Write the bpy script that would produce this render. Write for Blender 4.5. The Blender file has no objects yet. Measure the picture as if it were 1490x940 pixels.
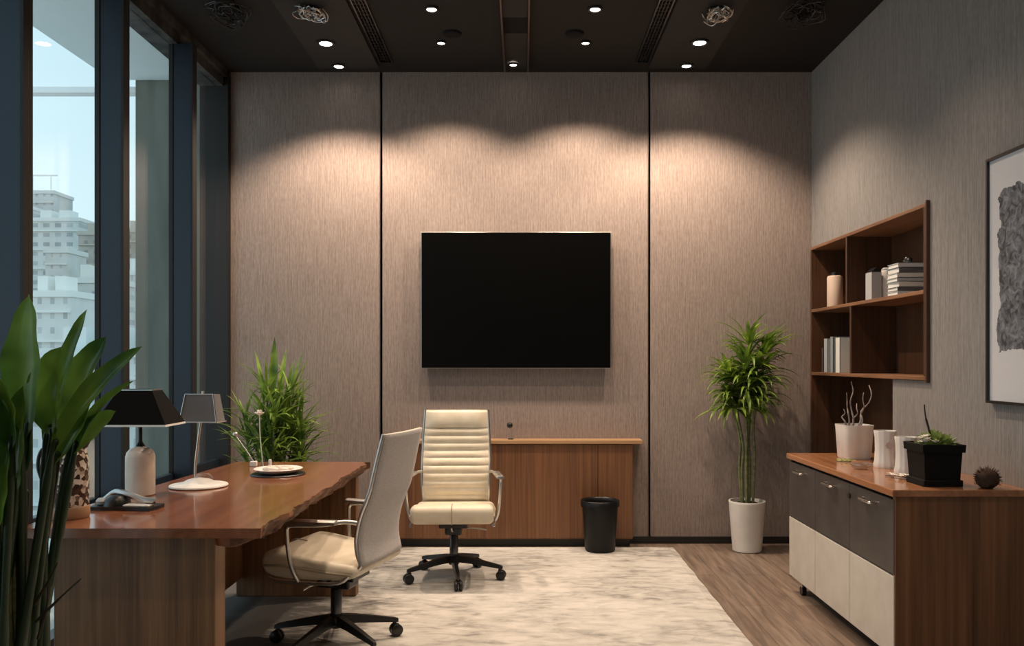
import bpy, bmesh, math, random
from mathutils import Vector, Matrix, noise as mnoise
C = bpy.context.scene.collection
sc = bpy.context.scene
PI = math.pi
R = math.radians

# ------------------------------------------------------------------ camera
F = 1218.0; EYE = 1.33; VX, VY = 760.0, 525.0
cam_d = bpy.data.cameras.new('camera'); cam = bpy.data.objects.new('camera', cam_d); C.objects.link(cam)
cam.location = (0, 0, EYE); cam.rotation_euler = (PI/2, 0, 0)
cam_d.sensor_width = 36; cam_d.lens = F/1490*36
cam_d.shift_x = (745-VX)/1490; cam_d.shift_y = (VY-470)/1490
cam_d.clip_start = .05; cam_d.clip_end = 3000
sc.camera = cam
def P(px, py, Y): return Vector(((px-VX)*Y/F, Y, EYE-(py-VY)*Y/F))

# ------------------------------------------------------------------ exposure, sky, lights
vs = sc.view_settings
vs.view_transform = 'Standard'; vs.look = 'None'; vs.gamma = 1; vs.use_curve_mapping = False
vs.exposure = 0.0
W = bpy.data.worlds.new('sky'); sc.world = W; W.use_nodes = True
wn = W.node_tree.nodes; wl = W.node_tree.links; wn.clear()
wo = wn.new('ShaderNodeOutputWorld'); wb = wn.new('ShaderNodeBackground')
wtc = wn.new('ShaderNodeTexCoord'); wsep = wn.new('ShaderNodeSeparateXYZ'); wr = wn.new('ShaderNodeValToRGB')
wl.new(wtc.outputs['Generated'], wsep.inputs[0]); wl.new(wsep.outputs[2], wr.inputs[0])
e = wr.color_ramp.elements
e[0].position = 0.0; e[0].color = (.70, .80, .82, 1)
e[1].position = .55; e[1].color = (.46, .68, .80, 1)
x = e.new(.16); x.color = (.62, .80, .86, 1)
wl.new(wr.outputs[0], wb.inputs[0]); wb.inputs[1].default_value = 1.4
wl.new(wb.outputs[0], wo.inputs[0])

SPOT_W = 150.0            # ceiling downlights near the back wall
ROOM_W = 62.0            # ceiling downlights over the room
WARM = (1.0, .77, .57)

# ------------------------------------------------------------------ materials
def mat(name, color=(.8,.8,.8), rough=.5, metal=0, spec=.5, coat=0, alpha=None, emit=None, es=0):
    m = bpy.data.materials.new(name); m.use_nodes = True
    b = m.node_tree.nodes['Principled BSDF']
    b.inputs['Base Color'].default_value = (*color, 1)
    b.inputs['Roughness'].default_value = rough; b.inputs['Metallic'].default_value = metal
    b.inputs['Specular IOR Level'].default_value = spec
    b.inputs['Coat Weight'].default_value = coat
    if emit: b.inputs['Emission Color'].default_value = (*emit, 1); b.inputs['Emission Strength'].default_value = es
    return m
def varied(m, c1, c2, scale=(1,1,1), ns=5, detail=4, lo=.35, hi=.65, bump=0, bdist=.002, coords='Object', dist=0, rough=None, extra=None):
    """noise between two colours of the material itself, plus bump"""
    nt = m.node_tree; n = nt.nodes; l = nt.links; b = n['Principled BSDF']
    tc = n.new('ShaderNodeTexCoord'); mp = n.new('ShaderNodeMapping'); mp.inputs['Scale'].default_value = scale
    nz = n.new('ShaderNodeTexNoise'); nz.inputs['Scale'].default_value = ns; nz.inputs['Detail'].default_value = detail
    nz.inputs['Distortion'].default_value = dist
    r = n.new('ShaderNodeValToRGB'); r.color_ramp.elements[0].position = lo; r.color_ramp.elements[1].position = hi
    r.color_ramp.elements[0].color = (*c1, 1); r.color_ramp.elements[1].color = (*c2, 1)
    l.new(tc.outputs[coords], mp.inputs[0]); l.new(mp.outputs[0], nz.inputs[0]); l.new(nz.outputs[0], r.inputs[0])
    l.new(r.outputs[0], b.inputs['Base Color'])
    if bump:
        bp = n.new('ShaderNodeBump'); bp.inputs['Strength'].default_value = bump; bp.inputs['Distance'].default_value = bdist
        l.new(nz.outputs[0], bp.inputs['Height']); l.new(bp.outputs[0], b.inputs['Normal'])
    return m
def wood(name, c1, c2, rough, grain=(60,60,1.2), coat=0):
    """c1 dark line, c2 light wood; grain = stretch (small number along the grain)"""
    m = mat(name, c2, rough, coat=coat); m.node_tree.nodes['Principled BSDF'].inputs['Coat Roughness'].default_value = .08
    nt = m.node_tree; n = nt.nodes; l = nt.links; b = n['Principled BSDF']
    tc = n.new('ShaderNodeTexCoord'); mp = n.new('ShaderNodeMapping'); mp.inputs['Scale'].default_value = grain
    nz = n.new('ShaderNodeTexNoise'); nz.inputs['Scale'].default_value = 1.0; nz.inputs['Detail'].default_value = 5; nz.inputs['Roughness'].default_value=.62
    mp2 = n.new('ShaderNodeMapping'); mp2.inputs['Scale'].default_value = tuple(g*.22 for g in grain)
    nz2 = n.new('ShaderNodeTexNoise'); nz2.inputs['Scale'].default_value = 1.0; nz2.inputs['Detail'].default_value = 3
    mx = n.new('ShaderNodeMix'); mx.data_type = 'FLOAT'; mx.inputs[0].default_value = .42
    r = n.new('ShaderNodeValToRGB'); r.color_ramp.elements[0].position = .34; r.color_ramp.elements[1].position = .64
    r.color_ramp.elements[0].color = (*c1, 1); r.color_ramp.elements[1].color = (*c2, 1)
    l.new(tc.outputs['Object'], mp.inputs[0]); l.new(mp.outputs[0], nz.inputs[0])
    l.new(tc.outputs['Object'], mp2.inputs[0]); l.new(mp2.outputs[0], nz2.inputs[0])
    l.new(nz.outputs[0], mx.inputs[2]); l.new(nz2.outputs[0], mx.inputs[3]); l.new(mx.outputs[0], r.inputs[0])
    l.new(r.outputs[0], b.inputs['Base Color'])
    bp = n.new('ShaderNodeBump'); bp.inputs['Strength'].default_value = .15; bp.inputs['Distance'].default_value = .001
    l.new(nz.outputs[0], bp.inputs['Height']); l.new(bp.outputs[0], b.inputs['Normal'])
    return m
def fabric_wall(name, c1, c2, grain):
    m = mat(name, c2, .85, spec=.2)
    nt = m.node_tree; n = nt.nodes; l = nt.links; b = n['Principled BSDF']
    tc = n.new('ShaderNodeTexCoord')
    def nz(scale, s, d):
        mp = n.new('ShaderNodeMapping'); mp.inputs['Scale'].default_value = scale
        z = n.new('ShaderNodeTexNoise'); z.inputs['Scale'].default_value = s; z.inputs['Detail'].default_value = d
        l.new(tc.outputs['Object'], mp.inputs[0]); l.new(mp.outputs[0], z.inputs[0]); return z.outputs[0]
    a = nz(grain, 1, 4); c = nz((90,90,25), 1, 3)
    mx = n.new('ShaderNodeMix'); mx.data_type = 'FLOAT'; mx.inputs[0].default_value = .4
    l.new(a, mx.inputs[2]); l.new(c, mx.inputs[3])
    r = n.new('ShaderNodeValToRGB'); r.color_ramp.elements[0].position = .38; r.color_ramp.elements[1].position = .62
    r.color_ramp.elements[0].color = (*c1, 1); r.color_ramp.elements[1].color = (*c2, 1)
    l.new(mx.outputs[0], r.inputs[0]); l.new(r.outputs[0], b.inputs['Base Color'])
    bp = n.new('ShaderNodeBump'); bp.inputs['Strength'].default_value = .2; bp.inputs['Distance'].default_value = .001
    l.new(mx.outputs[0], bp.inputs['Height']); l.new(bp.outputs[0], b.inputs['Normal'])
    return m

M = {}
M['wallpaper'] = fabric_wall('woven_wallcovering', (.232,.188,.172), (.345,.284,.258), (150,150,5.0))
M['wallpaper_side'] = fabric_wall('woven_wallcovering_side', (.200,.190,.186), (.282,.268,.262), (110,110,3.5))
M['dark_wall'] = mat('dark_wall', (.03,.028,.027), .8)
M['ceil'] = mat('ceiling_paint', (.016,.0145,.0135), .75, spec=.25)
M['ceil_light'] = mat('ceiling_band_paint', (.028,.0255,.024), .7, spec=.25)
M['bronze'] = mat('bronze_rail', (.16,.12,.10), .35, metal=.8)
M['black'] = mat('black_plastic', (.012,.012,.013), .35)
M['matt_black'] = mat('matt_black', (.006,.006,.006), .8, spec=.2)
M['base_black'] = mat('skirting_black', (.012,.011,.010), .5)
M['desk_top'] = wood('desk_top_wood', (.15,.050,.024), (.30,.115,.055), .16, (22,1.3,22), coat=.35)
M['desk_side'] = wood('desk_side_wood', (.10,.045,.020), (.31,.155,.070), .42, (55,55,1.4))
M['desk_edge'] = wood('desk_live_edge', (.025,.010,.006), (.26,.11,.05), .55, (30,9,60))
M['cred'] = wood('credenza_wood', (.105,.043,.019), (.25,.112,.050), .42, (70,70,1.2))
M['cred_top'] = wood('credenza_top_wood', (.30,.17,.085), (.52,.32,.17), .3, (1.2,30,30))
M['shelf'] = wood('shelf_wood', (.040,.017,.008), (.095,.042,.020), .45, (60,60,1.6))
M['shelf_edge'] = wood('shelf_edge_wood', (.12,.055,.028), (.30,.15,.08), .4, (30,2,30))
M['cab'] = wood('cabinet_wood', (.085,.037,.017), (.27,.125,.057), .42, (45,45,1.0))
M['cab_top'] = wood('cabinet_top_wood', (.20,.075,.033), (.42,.19,.09), .2, (26,1.3,26), coat=.3)
M['door_dark'] = varied(mat('charcoal_door', (.05,.045,.042), .42), (.048,.041,.037), (.066,.057,.052), ns=12)
M['door_light'] = varied(mat('beige_door', (.5,.45,.4), .45), (.50,.455,.40), (.56,.51,.455), ns=10)
M['chrome'] = mat('chrome', (.75,.74,.73), .16, metal=1)
M['satin'] = mat('satin_metal', (.62,.60,.58), .32, metal=1)
M['gunmetal'] = mat('gunmetal', (.10,.10,.11), .3, metal=1)
M['leather'] = varied(mat('cream_leather', (.72,.64,.50), .42), (.66,.58,.45), (.76,.69,.56), ns=9, bump=.06)
M['leather_dark'] = mat('leather_piping', (.42,.36,.27), .5)
M['mesh_grey'] = varied(mat('grey_back_cloth', (.36,.35,.34), .8, spec=.2), (.46,.44,.44), (.56,.54,.54), scale=(1,1,1), ns=160, bump=.2, bdist=.001)
M['white'] = varied(mat('white_glaze', (.8,.78,.75), .35), (.72,.69,.66), (.82,.80,.77), ns=6)
M['white_matt'] = varied(mat('white_matt', (.75,.73,.7), .6), (.66,.63,.60), (.80,.78,.75), ns=8)
M['cream'] = varied(mat('cream_glaze', (.72,.6,.52), .32), (.66,.55,.47), (.78,.68,.60), ns=5)
M['peach'] = mat('peach_ceramic', (.70,.55,.44), .45)
M['grey_pale'] = mat('grey_card', (.42,.43,.44), .5)
M['blue_grey'] = mat('blue_grey_card', (.30,.34,.37), .5)
M['paper'] = mat('paper', (.70,.70,.68), .7)
M['soil'] = varied(mat('soil', (.03,.02,.015), .95), (.012,.008,.006), (.05,.035,.025), ns=60, bump=.6, bdist=.01)
M['twig'] = varied(mat('twig_bark', (.3,.25,.22), .8), (.14,.10,.09), (.50,.44,.41), ns=30)
M['twig_dark'] = mat('dark_twig', (.03,.022,.015), .8)
M['stem'] = varied(mat('plant_stem', (.12,.16,.06), .6), (.10,.11,.05), (.20,.22,.10), scale=(1,1,6), ns=8)
def leafmat(name, c1, c2, ns=6, rough=.38, sub=.25):
    m = varied(mat(name, c2, rough), c1, c2, ns=ns, detail=2, lo=.3, hi=.7)
    nt = m.node_tree; n = nt.nodes; l = nt.links; b = n['Principled BSDF']
    out = [q for q in n if q.type == 'OUTPUT_MATERIAL'][0]
    tr = n.new('ShaderNodeBsdfTranslucent'); mx = n.new('ShaderNodeMixShader'); mx.inputs[0].default_value = sub
    l.new([q for q in n if q.type == 'VALTORGB'][0].outputs[0], tr.inputs[0])
    l.new(b.outputs[0], mx.inputs[1]); l.new(tr.outputs[0], mx.inputs[2]); l.new(mx.outputs[0], out.inputs[0])
    return m
M['leaf_corner'] = leafmat('corner_leaf', (.05,.12,.02), (.34,.50,.09), ns=9)
M['leaf_right'] = leafmat('dracaena_leaf', (.06,.13,.022), (.30,.44,.06), ns=9)
M['leaf_big'] = leafmat('broad_leaf', (.03,.09,.018), (.20,.36,.06), ns=7, rough=.28, sub=.4)
M['leaf_succ'] = leafmat('succulent_leaf', (.16,.24,.06), (.40,.50,.16), ns=20)
M['petal'] = mat('petal', (.85,.82,.76), .6)
# glass: thin pane, mirror reflection by Fresnel over clear transmission
def glassmat(name, tint, ior=1.5):
    m = bpy.data.materials.new(name); m.use_nodes = True
    n = m.node_tree.nodes; l = m.node_tree.links; n.clear()
    o = n.new('ShaderNodeOutputMaterial'); t = n.new('ShaderNodeBsdfTransparent'); g = n.new('ShaderNodeBsdfGlossy')
    t.inputs[0].default_value = (*tint, 1); g.inputs['Roughness'].default_value = 0.0
    lw = n.new('ShaderNodeLayerWeight'); lw.inputs[0].default_value = .5; pw = n.new('ShaderNodeMath'); pw.operation = 'POWER'; pw.inputs[1].default_value = 5
    f = n.new('ShaderNodeMath'); f.operation = 'MULTIPLY_ADD'; f.inputs[1].default_value = 1-((ior-1)/(ior+1))**2; f.inputs[2].default_value = ((ior-1)/(ior+1))**2
    l.new(lw.outputs['Facing'], pw.inputs[0]); l.new(pw.outputs[0], f.inputs[0])
    x = n.new('ShaderNodeMixShader'); l.new(f.outputs[0], x.inputs[0]); l.new(t.outputs[0], x.inputs[1]); l.new(g.outputs[0], x.inputs[2])
    l.new(x.outputs[0], o.inputs[0]); return m
M['glass'] = glassmat('window_glass', (.96,.98,.98), 1.45)
M['clear'] = glassmat('clear_glass', (.92,.92,.92), 1.6)
M['mullion'] = mat('blue_black_metal', (.018,.028,.045), .35, metal=.3)
M['gasket'] = mat('black_gasket', (.008,.008,.009), .6)
M['header'] = varied(mat('window_header', (.12,.11,.10), .6), (.012,.011,.010), (.085,.084,.082), scale=(1,1,1), ns=9, detail=8)
M['concrete'] = varied(mat('concrete_pier', (.3,.33,.3), .8), (.14,.155,.135), (.20,.218,.19), scale=(3,3,.5), ns=2.5)
M['facade_pale'] = mat('pale_soffit', (.74,.86,.90), .6)
M['white_beam'] = mat('white_beam', (.92,.93,.94), .5)
M['terrace'] = varied(mat('terrace_paving', (.5,.53,.53), .7), (.42,.45,.45), (.56,.60,.60), ns=2)
def building_mat(name, wallc, winc, w, h, mortar=.3):
    m = mat(name, wallc, .8); nt = m.node_tree; n = nt.nodes; l = nt.links; b = n['Principled BSDF']
    tc = n.new('ShaderNodeTexCoord'); mp = n.new('ShaderNodeMapping'); mp.inputs['Rotation'].default_value = (PI/2, 0, 0)
    br = n.new('ShaderNodeTexBrick'); br.offset = 0; br.inputs['Scale'].default_value = 1
    br.inputs['Color1'].default_value = (*winc, 1); br.inputs['Color2'].default_value = tuple(.5*(a+c) for a, c in zip(winc, wallc))+(1,)
    br.inputs['Mortar'].default_value = (*wallc, 1); br.inputs['Mortar Size'].default_value = mortar*h
    br.inputs['Brick Width'].default_value = w; br.inputs['Row Height'].default_value = h
    l.new(tc.outputs['Object'], mp.inputs[0]); l.new(mp.outputs[0], br.inputs[0])
    nz = n.new('ShaderNodeTexNoise'); nz.inputs['Scale'].default_value = .22; nz.inputs['Detail'].default_value = 5
    l.new(tc.outputs['Object'], nz.inputs[0])
    mx = n.new('ShaderNodeMix'); mx.data_type = 'RGBA'; mx.blend_type = 'OVERLAY'; mx.inputs[0].default_value = .55
    l.new(br.outputs[0], mx.inputs[6]); l.new(nz.outputs[1], mx.inputs[7])
    bw = n.new('ShaderNodeRGBToBW'); l.new(nz.outputs[1], bw.inputs[0]); l.new(bw.outputs[0], mx.inputs[7])
    l.new(mx.outputs[2], b.inputs['Base Color']); return m

# floor planks
def floor_mat():
    m = mat('greige_oak_planks', (.2,.15,.12), .42); nt = m.node_tree; n = nt.nodes; l = nt.links; b = n['Principled BSDF']
    tc = n.new('ShaderNodeTexCoord'); mp = n.new('ShaderNodeMapping'); mp.inputs['Rotation'].default_value = (0, 0, PI/2)
    br = n.new('ShaderNodeTexBrick'); br.inputs['Scale'].default_value = 1
    br.inputs['Color1'].default_value = (.30,.235,.185,1); br.inputs['Color2'].default_value = (.225,.17,.135,1)
    br.inputs['Mortar'].default_value = (.09,.065,.05,1); br.inputs['Mortar Size'].default_value = .0018
    br.inputs['Brick Width'].default_value = 1.3; br.inputs['Row Height'].default_value = .15
    l.new(tc.outputs['Object'], mp.inputs[0]); l.new(mp.outputs[0], br.inputs[0])
    mp2 = n.new('ShaderNodeMapping'); mp2.inputs['Scale'].default_value = (26, 2.2, 1)
    nz = n.new('ShaderNodeTexNoise'); nz.inputs['Scale'].default_value = 1; nz.inputs['Detail'].default_value = 6; nz.inputs['Distortion'].default_value = .8
    l.new(tc.outputs['Object'], mp2.inputs[0]); l.new(mp2.outputs[0], nz.inputs[0])
    r = n.new('ShaderNodeValToRGB'); r.color_ramp.elements[0].position=.3; r.color_ramp.elements[0].color=(.5,.48,.47,1); r.color_ramp.elements[1].position=.7; r.color_ramp.elements[1].color=(1.15,1.12,1.1,1)
    l.new(nz.outputs[0], r.inputs[0])
    mx = n.new('ShaderNodeMix'); mx.data_type='RGBA'; mx.blend_type='MULTIPLY'; mx.inputs[0].default_value=1
    l.new(br.outputs[0], mx.inputs[6]); l.new(r.outputs[0], mx.inputs[7]); l.new(mx.outputs[2], b.inputs['Base Color'])
    return m
M['floor'] = floor_mat()
def rug_mat():
    m = mat('distressed_rug', (.5,.46,.42), .95, spec=.1); nt = m.node_tree; n = nt.nodes; l = nt.links; b = n['Principled BSDF']
    tc = n.new('ShaderNodeTexCoord')
    def nz(scale, d, dist=0):
        mp = n.new('ShaderNodeMapping'); mp.inputs['Scale'].default_value = scale
        z = n.new('ShaderNodeTexNoise'); z.inputs['Scale'].default_value = 1; z.inputs['Detail'].default_value = d; z.inputs['Distortion'].default_value = dist; z.inputs['Roughness'].default_value=.6
        l.new(tc.outputs['Object'], mp.inputs[0]); l.new(mp.outputs[0], z.inputs[0]); return z.outputs[0]
    a = nz((1.6,2.6,1), 7, .9); f = nz((8,19,1), 7, .7)
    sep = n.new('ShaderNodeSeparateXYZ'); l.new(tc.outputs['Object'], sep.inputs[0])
    # faded field; the desk's shade is painted in as darker colour towards the left
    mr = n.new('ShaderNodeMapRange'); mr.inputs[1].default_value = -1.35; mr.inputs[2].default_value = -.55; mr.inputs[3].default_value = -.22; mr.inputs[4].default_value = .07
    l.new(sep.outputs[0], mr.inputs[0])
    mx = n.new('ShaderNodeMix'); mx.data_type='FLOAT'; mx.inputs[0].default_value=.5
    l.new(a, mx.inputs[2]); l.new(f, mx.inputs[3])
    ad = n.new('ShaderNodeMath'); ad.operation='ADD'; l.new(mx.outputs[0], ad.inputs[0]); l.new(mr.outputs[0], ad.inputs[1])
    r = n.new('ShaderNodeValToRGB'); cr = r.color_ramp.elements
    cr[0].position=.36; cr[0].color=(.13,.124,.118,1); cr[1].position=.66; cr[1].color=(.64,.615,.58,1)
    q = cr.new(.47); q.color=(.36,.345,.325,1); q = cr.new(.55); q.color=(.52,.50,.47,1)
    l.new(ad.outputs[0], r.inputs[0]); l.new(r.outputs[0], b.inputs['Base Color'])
    z = nz((220,220,220), 2); bp = n.new('ShaderNodeBump'); bp.inputs['Strength'].default_value=.5; bp.inputs['Distance'].default_value=.004
    l.new(z, bp.inputs['Height']); l.new(bp.outputs[0], b.inputs['Normal'])
    return m
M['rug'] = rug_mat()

# ------------------------------------------------------------------ mesh helpers
def NB(): return bmesh.new()
def bx(bm, x0, x1, y0, y1, z0, z1, bev=0, seg=2):
    r = bmesh.ops.create_cube(bm, size=1)
    vs_ = r['verts']
    for v in vs_:
        v.co = Vector(((x0+x1)/2+v.co.x*(x1-x0), (y0+y1)/2+v.co.y*(y1-y0), (z0+z1)/2+v.co.z*(z1-z0)))
    if bev:
        ed = list({ed for v in vs_ for ed in v.link_edges})
        bmesh.ops.bevel(bm, geom=ed, offset=bev, segments=seg, affect='EDGES', profile=.5)
    return bm
def prism(bm, pts, z0, z1):
    a = [bm.verts.new((x, y, z0)) for x, y in pts]; b = [bm.verts.new((x, y, z1)) for x, y in pts]
    n = len(pts); bm.faces.new(a[::-1]); bm.faces.new(b)
    for i in range(n): bm.faces.new((a[i], a[(i+1)%n], b[(i+1)%n], b[i]))
    return bm
def lathe(bm, prof, c=(0,0), seg=32, z=0, sq=None, rib=0, nrib=0):
    """prof: (r, z) from bottom centre to top; caps where r==0"""
    rings = []
    for r, h in prof:
        if r <= 1e-6: rings.append([bm.verts.new((c[0], c[1], z+h))]); continue
        ring = []
        for i in range(seg):
            a = 2*PI*i/seg; rr = r*(1+rib*math.cos(nrib*a))
            ring.append(bm.verts.new((c[0]+rr*math.cos(a), c[1]+rr*math.sin(a), z+h)))
        rings.append(ring)
    for A, B in zip(rings, rings[1:]):
        for i in range(seg):
            j = (i+1) % seg
            if len(A) == 1 and len(B) == 1: continue
            if len(A) == 1: bm.faces.new((A[0], B[j], B[i]))
            elif len(B) == 1: bm.faces.new((A[i], A[j], B[0]))
            else: bm.faces.new((A[i], A[j], B[j], B[i]))
    return bm
def tube(bm, pts, r, seg=8, cap=True):
    pts = [Vector(p) for p in pts]; n = len(pts)
    rs = r if isinstance(r, (list, tuple)) else [r]*n
    t0 = (pts[1]-pts[0]).normalized(); up = Vector((0,0,1)) if abs(t0.z) < .9 else Vector((1,0,0))
    nv = t0.cross(up).normalized(); rings = []
    for i, p in enumerate(pts):
        if i == 0: t = t0
        elif i == n-1: t = (pts[i]-pts[i-1]).normalized()
        else: t = ((pts[i+1]-pts[i]).normalized()+(pts[i]-pts[i-1]).normalized()).normalized()
        nv = (nv - t*nv.dot(t)).normalized(); bv = t.cross(nv)
        rings.append([bm.verts.new(p+(nv*math.cos(2*PI*k/seg)+bv*math.sin(2*PI*k/seg))*rs[i]) for k in range(seg)])
    for A, B in zip(rings, rings[1:]):
        for k in range(seg): bm.faces.new((A[k], A[(k+1)%seg], B[(k+1)%seg], B[k]))
    if cap: bm.faces.new(rings[0][::-1]); bm.faces.new(rings[-1])
    return bm
def smooth_path(pts, k=6):
    pts = [Vector(p) for p in pts]; out = []
    for i in range(len(pts)-1):
        p0 = pts[max(i-1,0)]; p1 = pts[i]; p2 = pts[i+1]; p3 = pts[min(i+2,len(pts)-1)]
        for j in range(k):
            t = j/k
            out.append(.5*((2*p1)+(-p0+p2)*t+(2*p0-5*p1+4*p2-p3)*t*t+(-p0+3*p1-3*p2+p3)*t**3))
    out.append(pts[-1]); return out
def leaf(bm, base, az, elev, length, width, droop, segs=8, fold=.25, peak=.4, twist=0, wave=0):
    """arched blade: V-folded ribbon with a real little thickness"""
    p = Vector(base); e_ = elev; h = Vector((math.cos(az), math.sin(az), 0)); side0 = Vector((-math.sin(az), math.cos(az), 0))
    st = length/segs; prev = None
    for i in range(segs+1):
        t = i/segs
        d = h*math.cos(e_)+Vector((0,0,1))*math.sin(e_); up = -h*math.sin(e_)+Vector((0,0,1))*math.cos(e_)
        tw = twist*t; side = side0*math.cos(tw)+up*math.sin(tw); u2 = up*math.cos(tw)-side0*math.sin(tw)
        w = width*.5*((t/peak)**.7 if t < peak else max(0.0, 1-((t-peak)/(1-peak))**1.7)) + .0006
        if i == 0: w = width*.10+.0006
        wv = wave*math.sin(i*1.9)*width
        row = [bm.verts.new(p+side*w+u2*(w*fold*2+wv)), bm.verts.new(p), bm.verts.new(p-side*w+u2*(w*fold*2-wv))]
        if prev:
            bm.faces.new((prev[0], prev[1], row[1], row[0])); bm.faces.new((prev[1], prev[2], row[2], row[1]))
        prev = row; p = p+d*st; e_ -= droop/segs*(.4+1.2*t)
    return bm
def obj(name, bm, m, parent=None, smooth=None, loc=None, rot=None, label=None, kind=None):
    me = bpy.data.meshes.new(name)
    bmesh.ops.recalc_face_normals(bm, faces=bm.faces)
    if smooth is not None:
        for f in bm.faces: f.smooth = True
        for ed in bm.edges:
            if len(ed.link_faces) == 2 and ed.calc_face_angle(0) > R(smooth): ed.smooth = False
    bm.to_mesh(me); bm.free()
    if m: me.materials.append(M[m] if isinstance(m, str) else m)
    o = bpy.data.objects.new(name, me); C.objects.link(o)
    if parent: o.parent = parent
    if loc: o.location = loc
    if rot: o.rotation_euler = rot
    if label: o['label'] = label
    if kind: o['kind'] = kind
    return o
def tag(o, label, cat, group=None):
    o['label'] = label; o['category'] = cat
    if group: o['group'] = group
    return o
def thing(name, label, cat, loc=(0,0,0), rotz=0, group=None):
    o = bpy.data.objects.new(name, None); C.objects.link(o); o.empty_display_size = .1
    o.location = loc; o.rotation_euler = (0,0,rotz); return tag(o, label, cat, group)
def struct(name, bm, m, parent=None, **k):
    o = obj(name, bm, m, parent, **k)
    if not parent: o['kind'] = 'structure'
    return o
def copy_tree(o, parent=None):
    c = o.copy(); C.objects.link(c); c.parent = parent
    for ch in [q for q in list(C.objects) if q.parent == o]: copy_tree(ch, c)
    return c

# ------------------------------------------------------------------ the room
DY = 6.1; XL, XR = -2.18, 2.108; ZC = EYE+420*DY/F; YB = -1.2
struct('floor', bx(NB(), XL-.15, XR+.5, YB-.1, DY+.1, -.12, 0), 'floor')
struct('ceiling', bx(NB(), XL-.15, XR+.5, YB-.1, DY+.1, ZC, ZC+.12), 'ceil')
wb_ = struct('wall_back', bx(NB(), XL-.15, XR+.5, DY+.03, DY+.15, -.12, ZC+.12), 'matt_black')
seams = [XL-.02, (555-VX)*DY/F, (945-VX)*DY/F, XR+.02]
for i in range(3):
    struct('wall_panel', bx(NB(), seams[i]+.007, seams[i+1]-.007, DY, DY+.032, .045, ZC+.01, .002, 1), 'wallpaper', wb_)
for s in seams[1:3]:
    struct('seam_trim', bx(NB(), s-.012, s-.007, DY-.003, DY+.03, .045, ZC+.01), 'bronze', wb_)
struct('baseboard_back', bx(NB(), XL, XR, DY-.012, DY+.04, 0, .05), 'base_black')
struct('wall_rear', bx(NB(), XL-.15, XR+.5, YB-.12, YB, -.12, ZC+.12), 'wallpaper_side')
# right wall with the recess for the shelves: built as blocks round the opening
SX = XR                                   # wall plane
def YX(px): return SX*F/(px-VX)           # depth at which the wall plane passes pixel px
y0s, y1s = YX(1352), DY-.03               # niche near and far end
y_low = YX(1299)
zt = 2.150; zm = 1.700; zb = 1.245; z_cab = .55
def ring_wall():
    bm = NB(); X1 = XR+.34
    # near part, above, below pieces
    bx(bm, XR, X1, YB-.1, y0s-.0, -.1, ZC+.1)
    bx(bm, XR, X1, y1s, DY+.1, -.1, ZC+.1)
    bx(bm, XR, X1, y0s, y1s, zt, ZC+.1)
    bx(bm, XR, X1, y0s, y_low, -.1, zb-.02)
    bx(bm, XR, X1, y_low, y1s, -.1, z_cab-.03)
    bx(bm, XR+.30, X1, y0s, y1s, z_cab-.03, zt)
    return bm
wr_ = struct('wall_right', ring_wall(), 'wallpaper_side')
struct('baseboard_right', bx(NB(), XR-.012, XR+.001, YB, DY-.02, 0, .05), 'base_black')

# ceiling relief: lowered bands, bronze-railed slot, linear diffusers
def band(name, x0, x1, y0, y1, t, m): return struct(name, bx(NB(), x0, x1, y0, y1, ZC-t, ZC+.002), m)
band('ceiling_panel', -1.45, -1.02, YB, DY-.14, .022, 'ceil_light')
band('ceiling_panel', .90, 1.31, YB, DY-.14, .022, 'ceil_light')
for o in list(C.objects):
    if o.name.startswith('ceiling_panel'): o.parent = C.objects['ceiling']; 
CE = C.objects['ceiling']
def slot_diffuser(xc, label):
    t = thing('slot_diffuser', label, 'ceiling vent', (xc, 5.2, ZC))
    L = 1.34
    bm = NB()
    for s in (-1, 1): bx(bm, s*.042-.004, s*.042+.004, -L/2, L/2, -.014, 0)
    for s in (-1, 1): bx(bm, -.046, .046, s*L/2-.004, s*L/2+.004, -.014, 0)
    obj('frame', bm, 'gunmetal', t)
    bm = NB(); bx(bm, -.038, .038, -L/2+.004, L/2-.004, -.002, 0); obj('backing', bm, 'matt_black', t)
    bm = NB()
    for k in (-.02, 0, .02): bx(bm, k-.002, k+.002, -L/2+.004, L/2-.004, -.012, -.001)
    for k in range(26):
        y = -L/2+.03+k*.05; bx(bm, -.038, .038, y, y+.004, -.009, -.003)
    obj('louver', bm, 'black', t)
    return t
slot_diffuser(-.955, 'long black slot vent in the ceiling, left of centre')
slot_diffuser(.84, 'long black slot vent in the ceiling, right of centre')
# central railed track
t = thing('ceiling_track', 'dark recessed ceiling track with two bronze rails above the television', 'ceiling track', (-.043, 5.3, ZC))
for s in (-1, 1): obj('rail', bx(NB(), s*.083-.006, s*.083+.006, -2.0, .72, -.03, 0, .002, 1), 'bronze', t)
obj('infill_panel', bx(NB(), -.076, .076, -2.0, -.20, -.012, 0), 'ceil_light', t)
obj('infill_panel', bx(NB(), -.076, .076, .06, .71, -.006, 0), 'ceil_light', t)
obj('black_opening', bx(NB(), -.076, .076, -.20, .06, -.004, 0), 'matt_black', t, label='unlit black opening')

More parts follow.
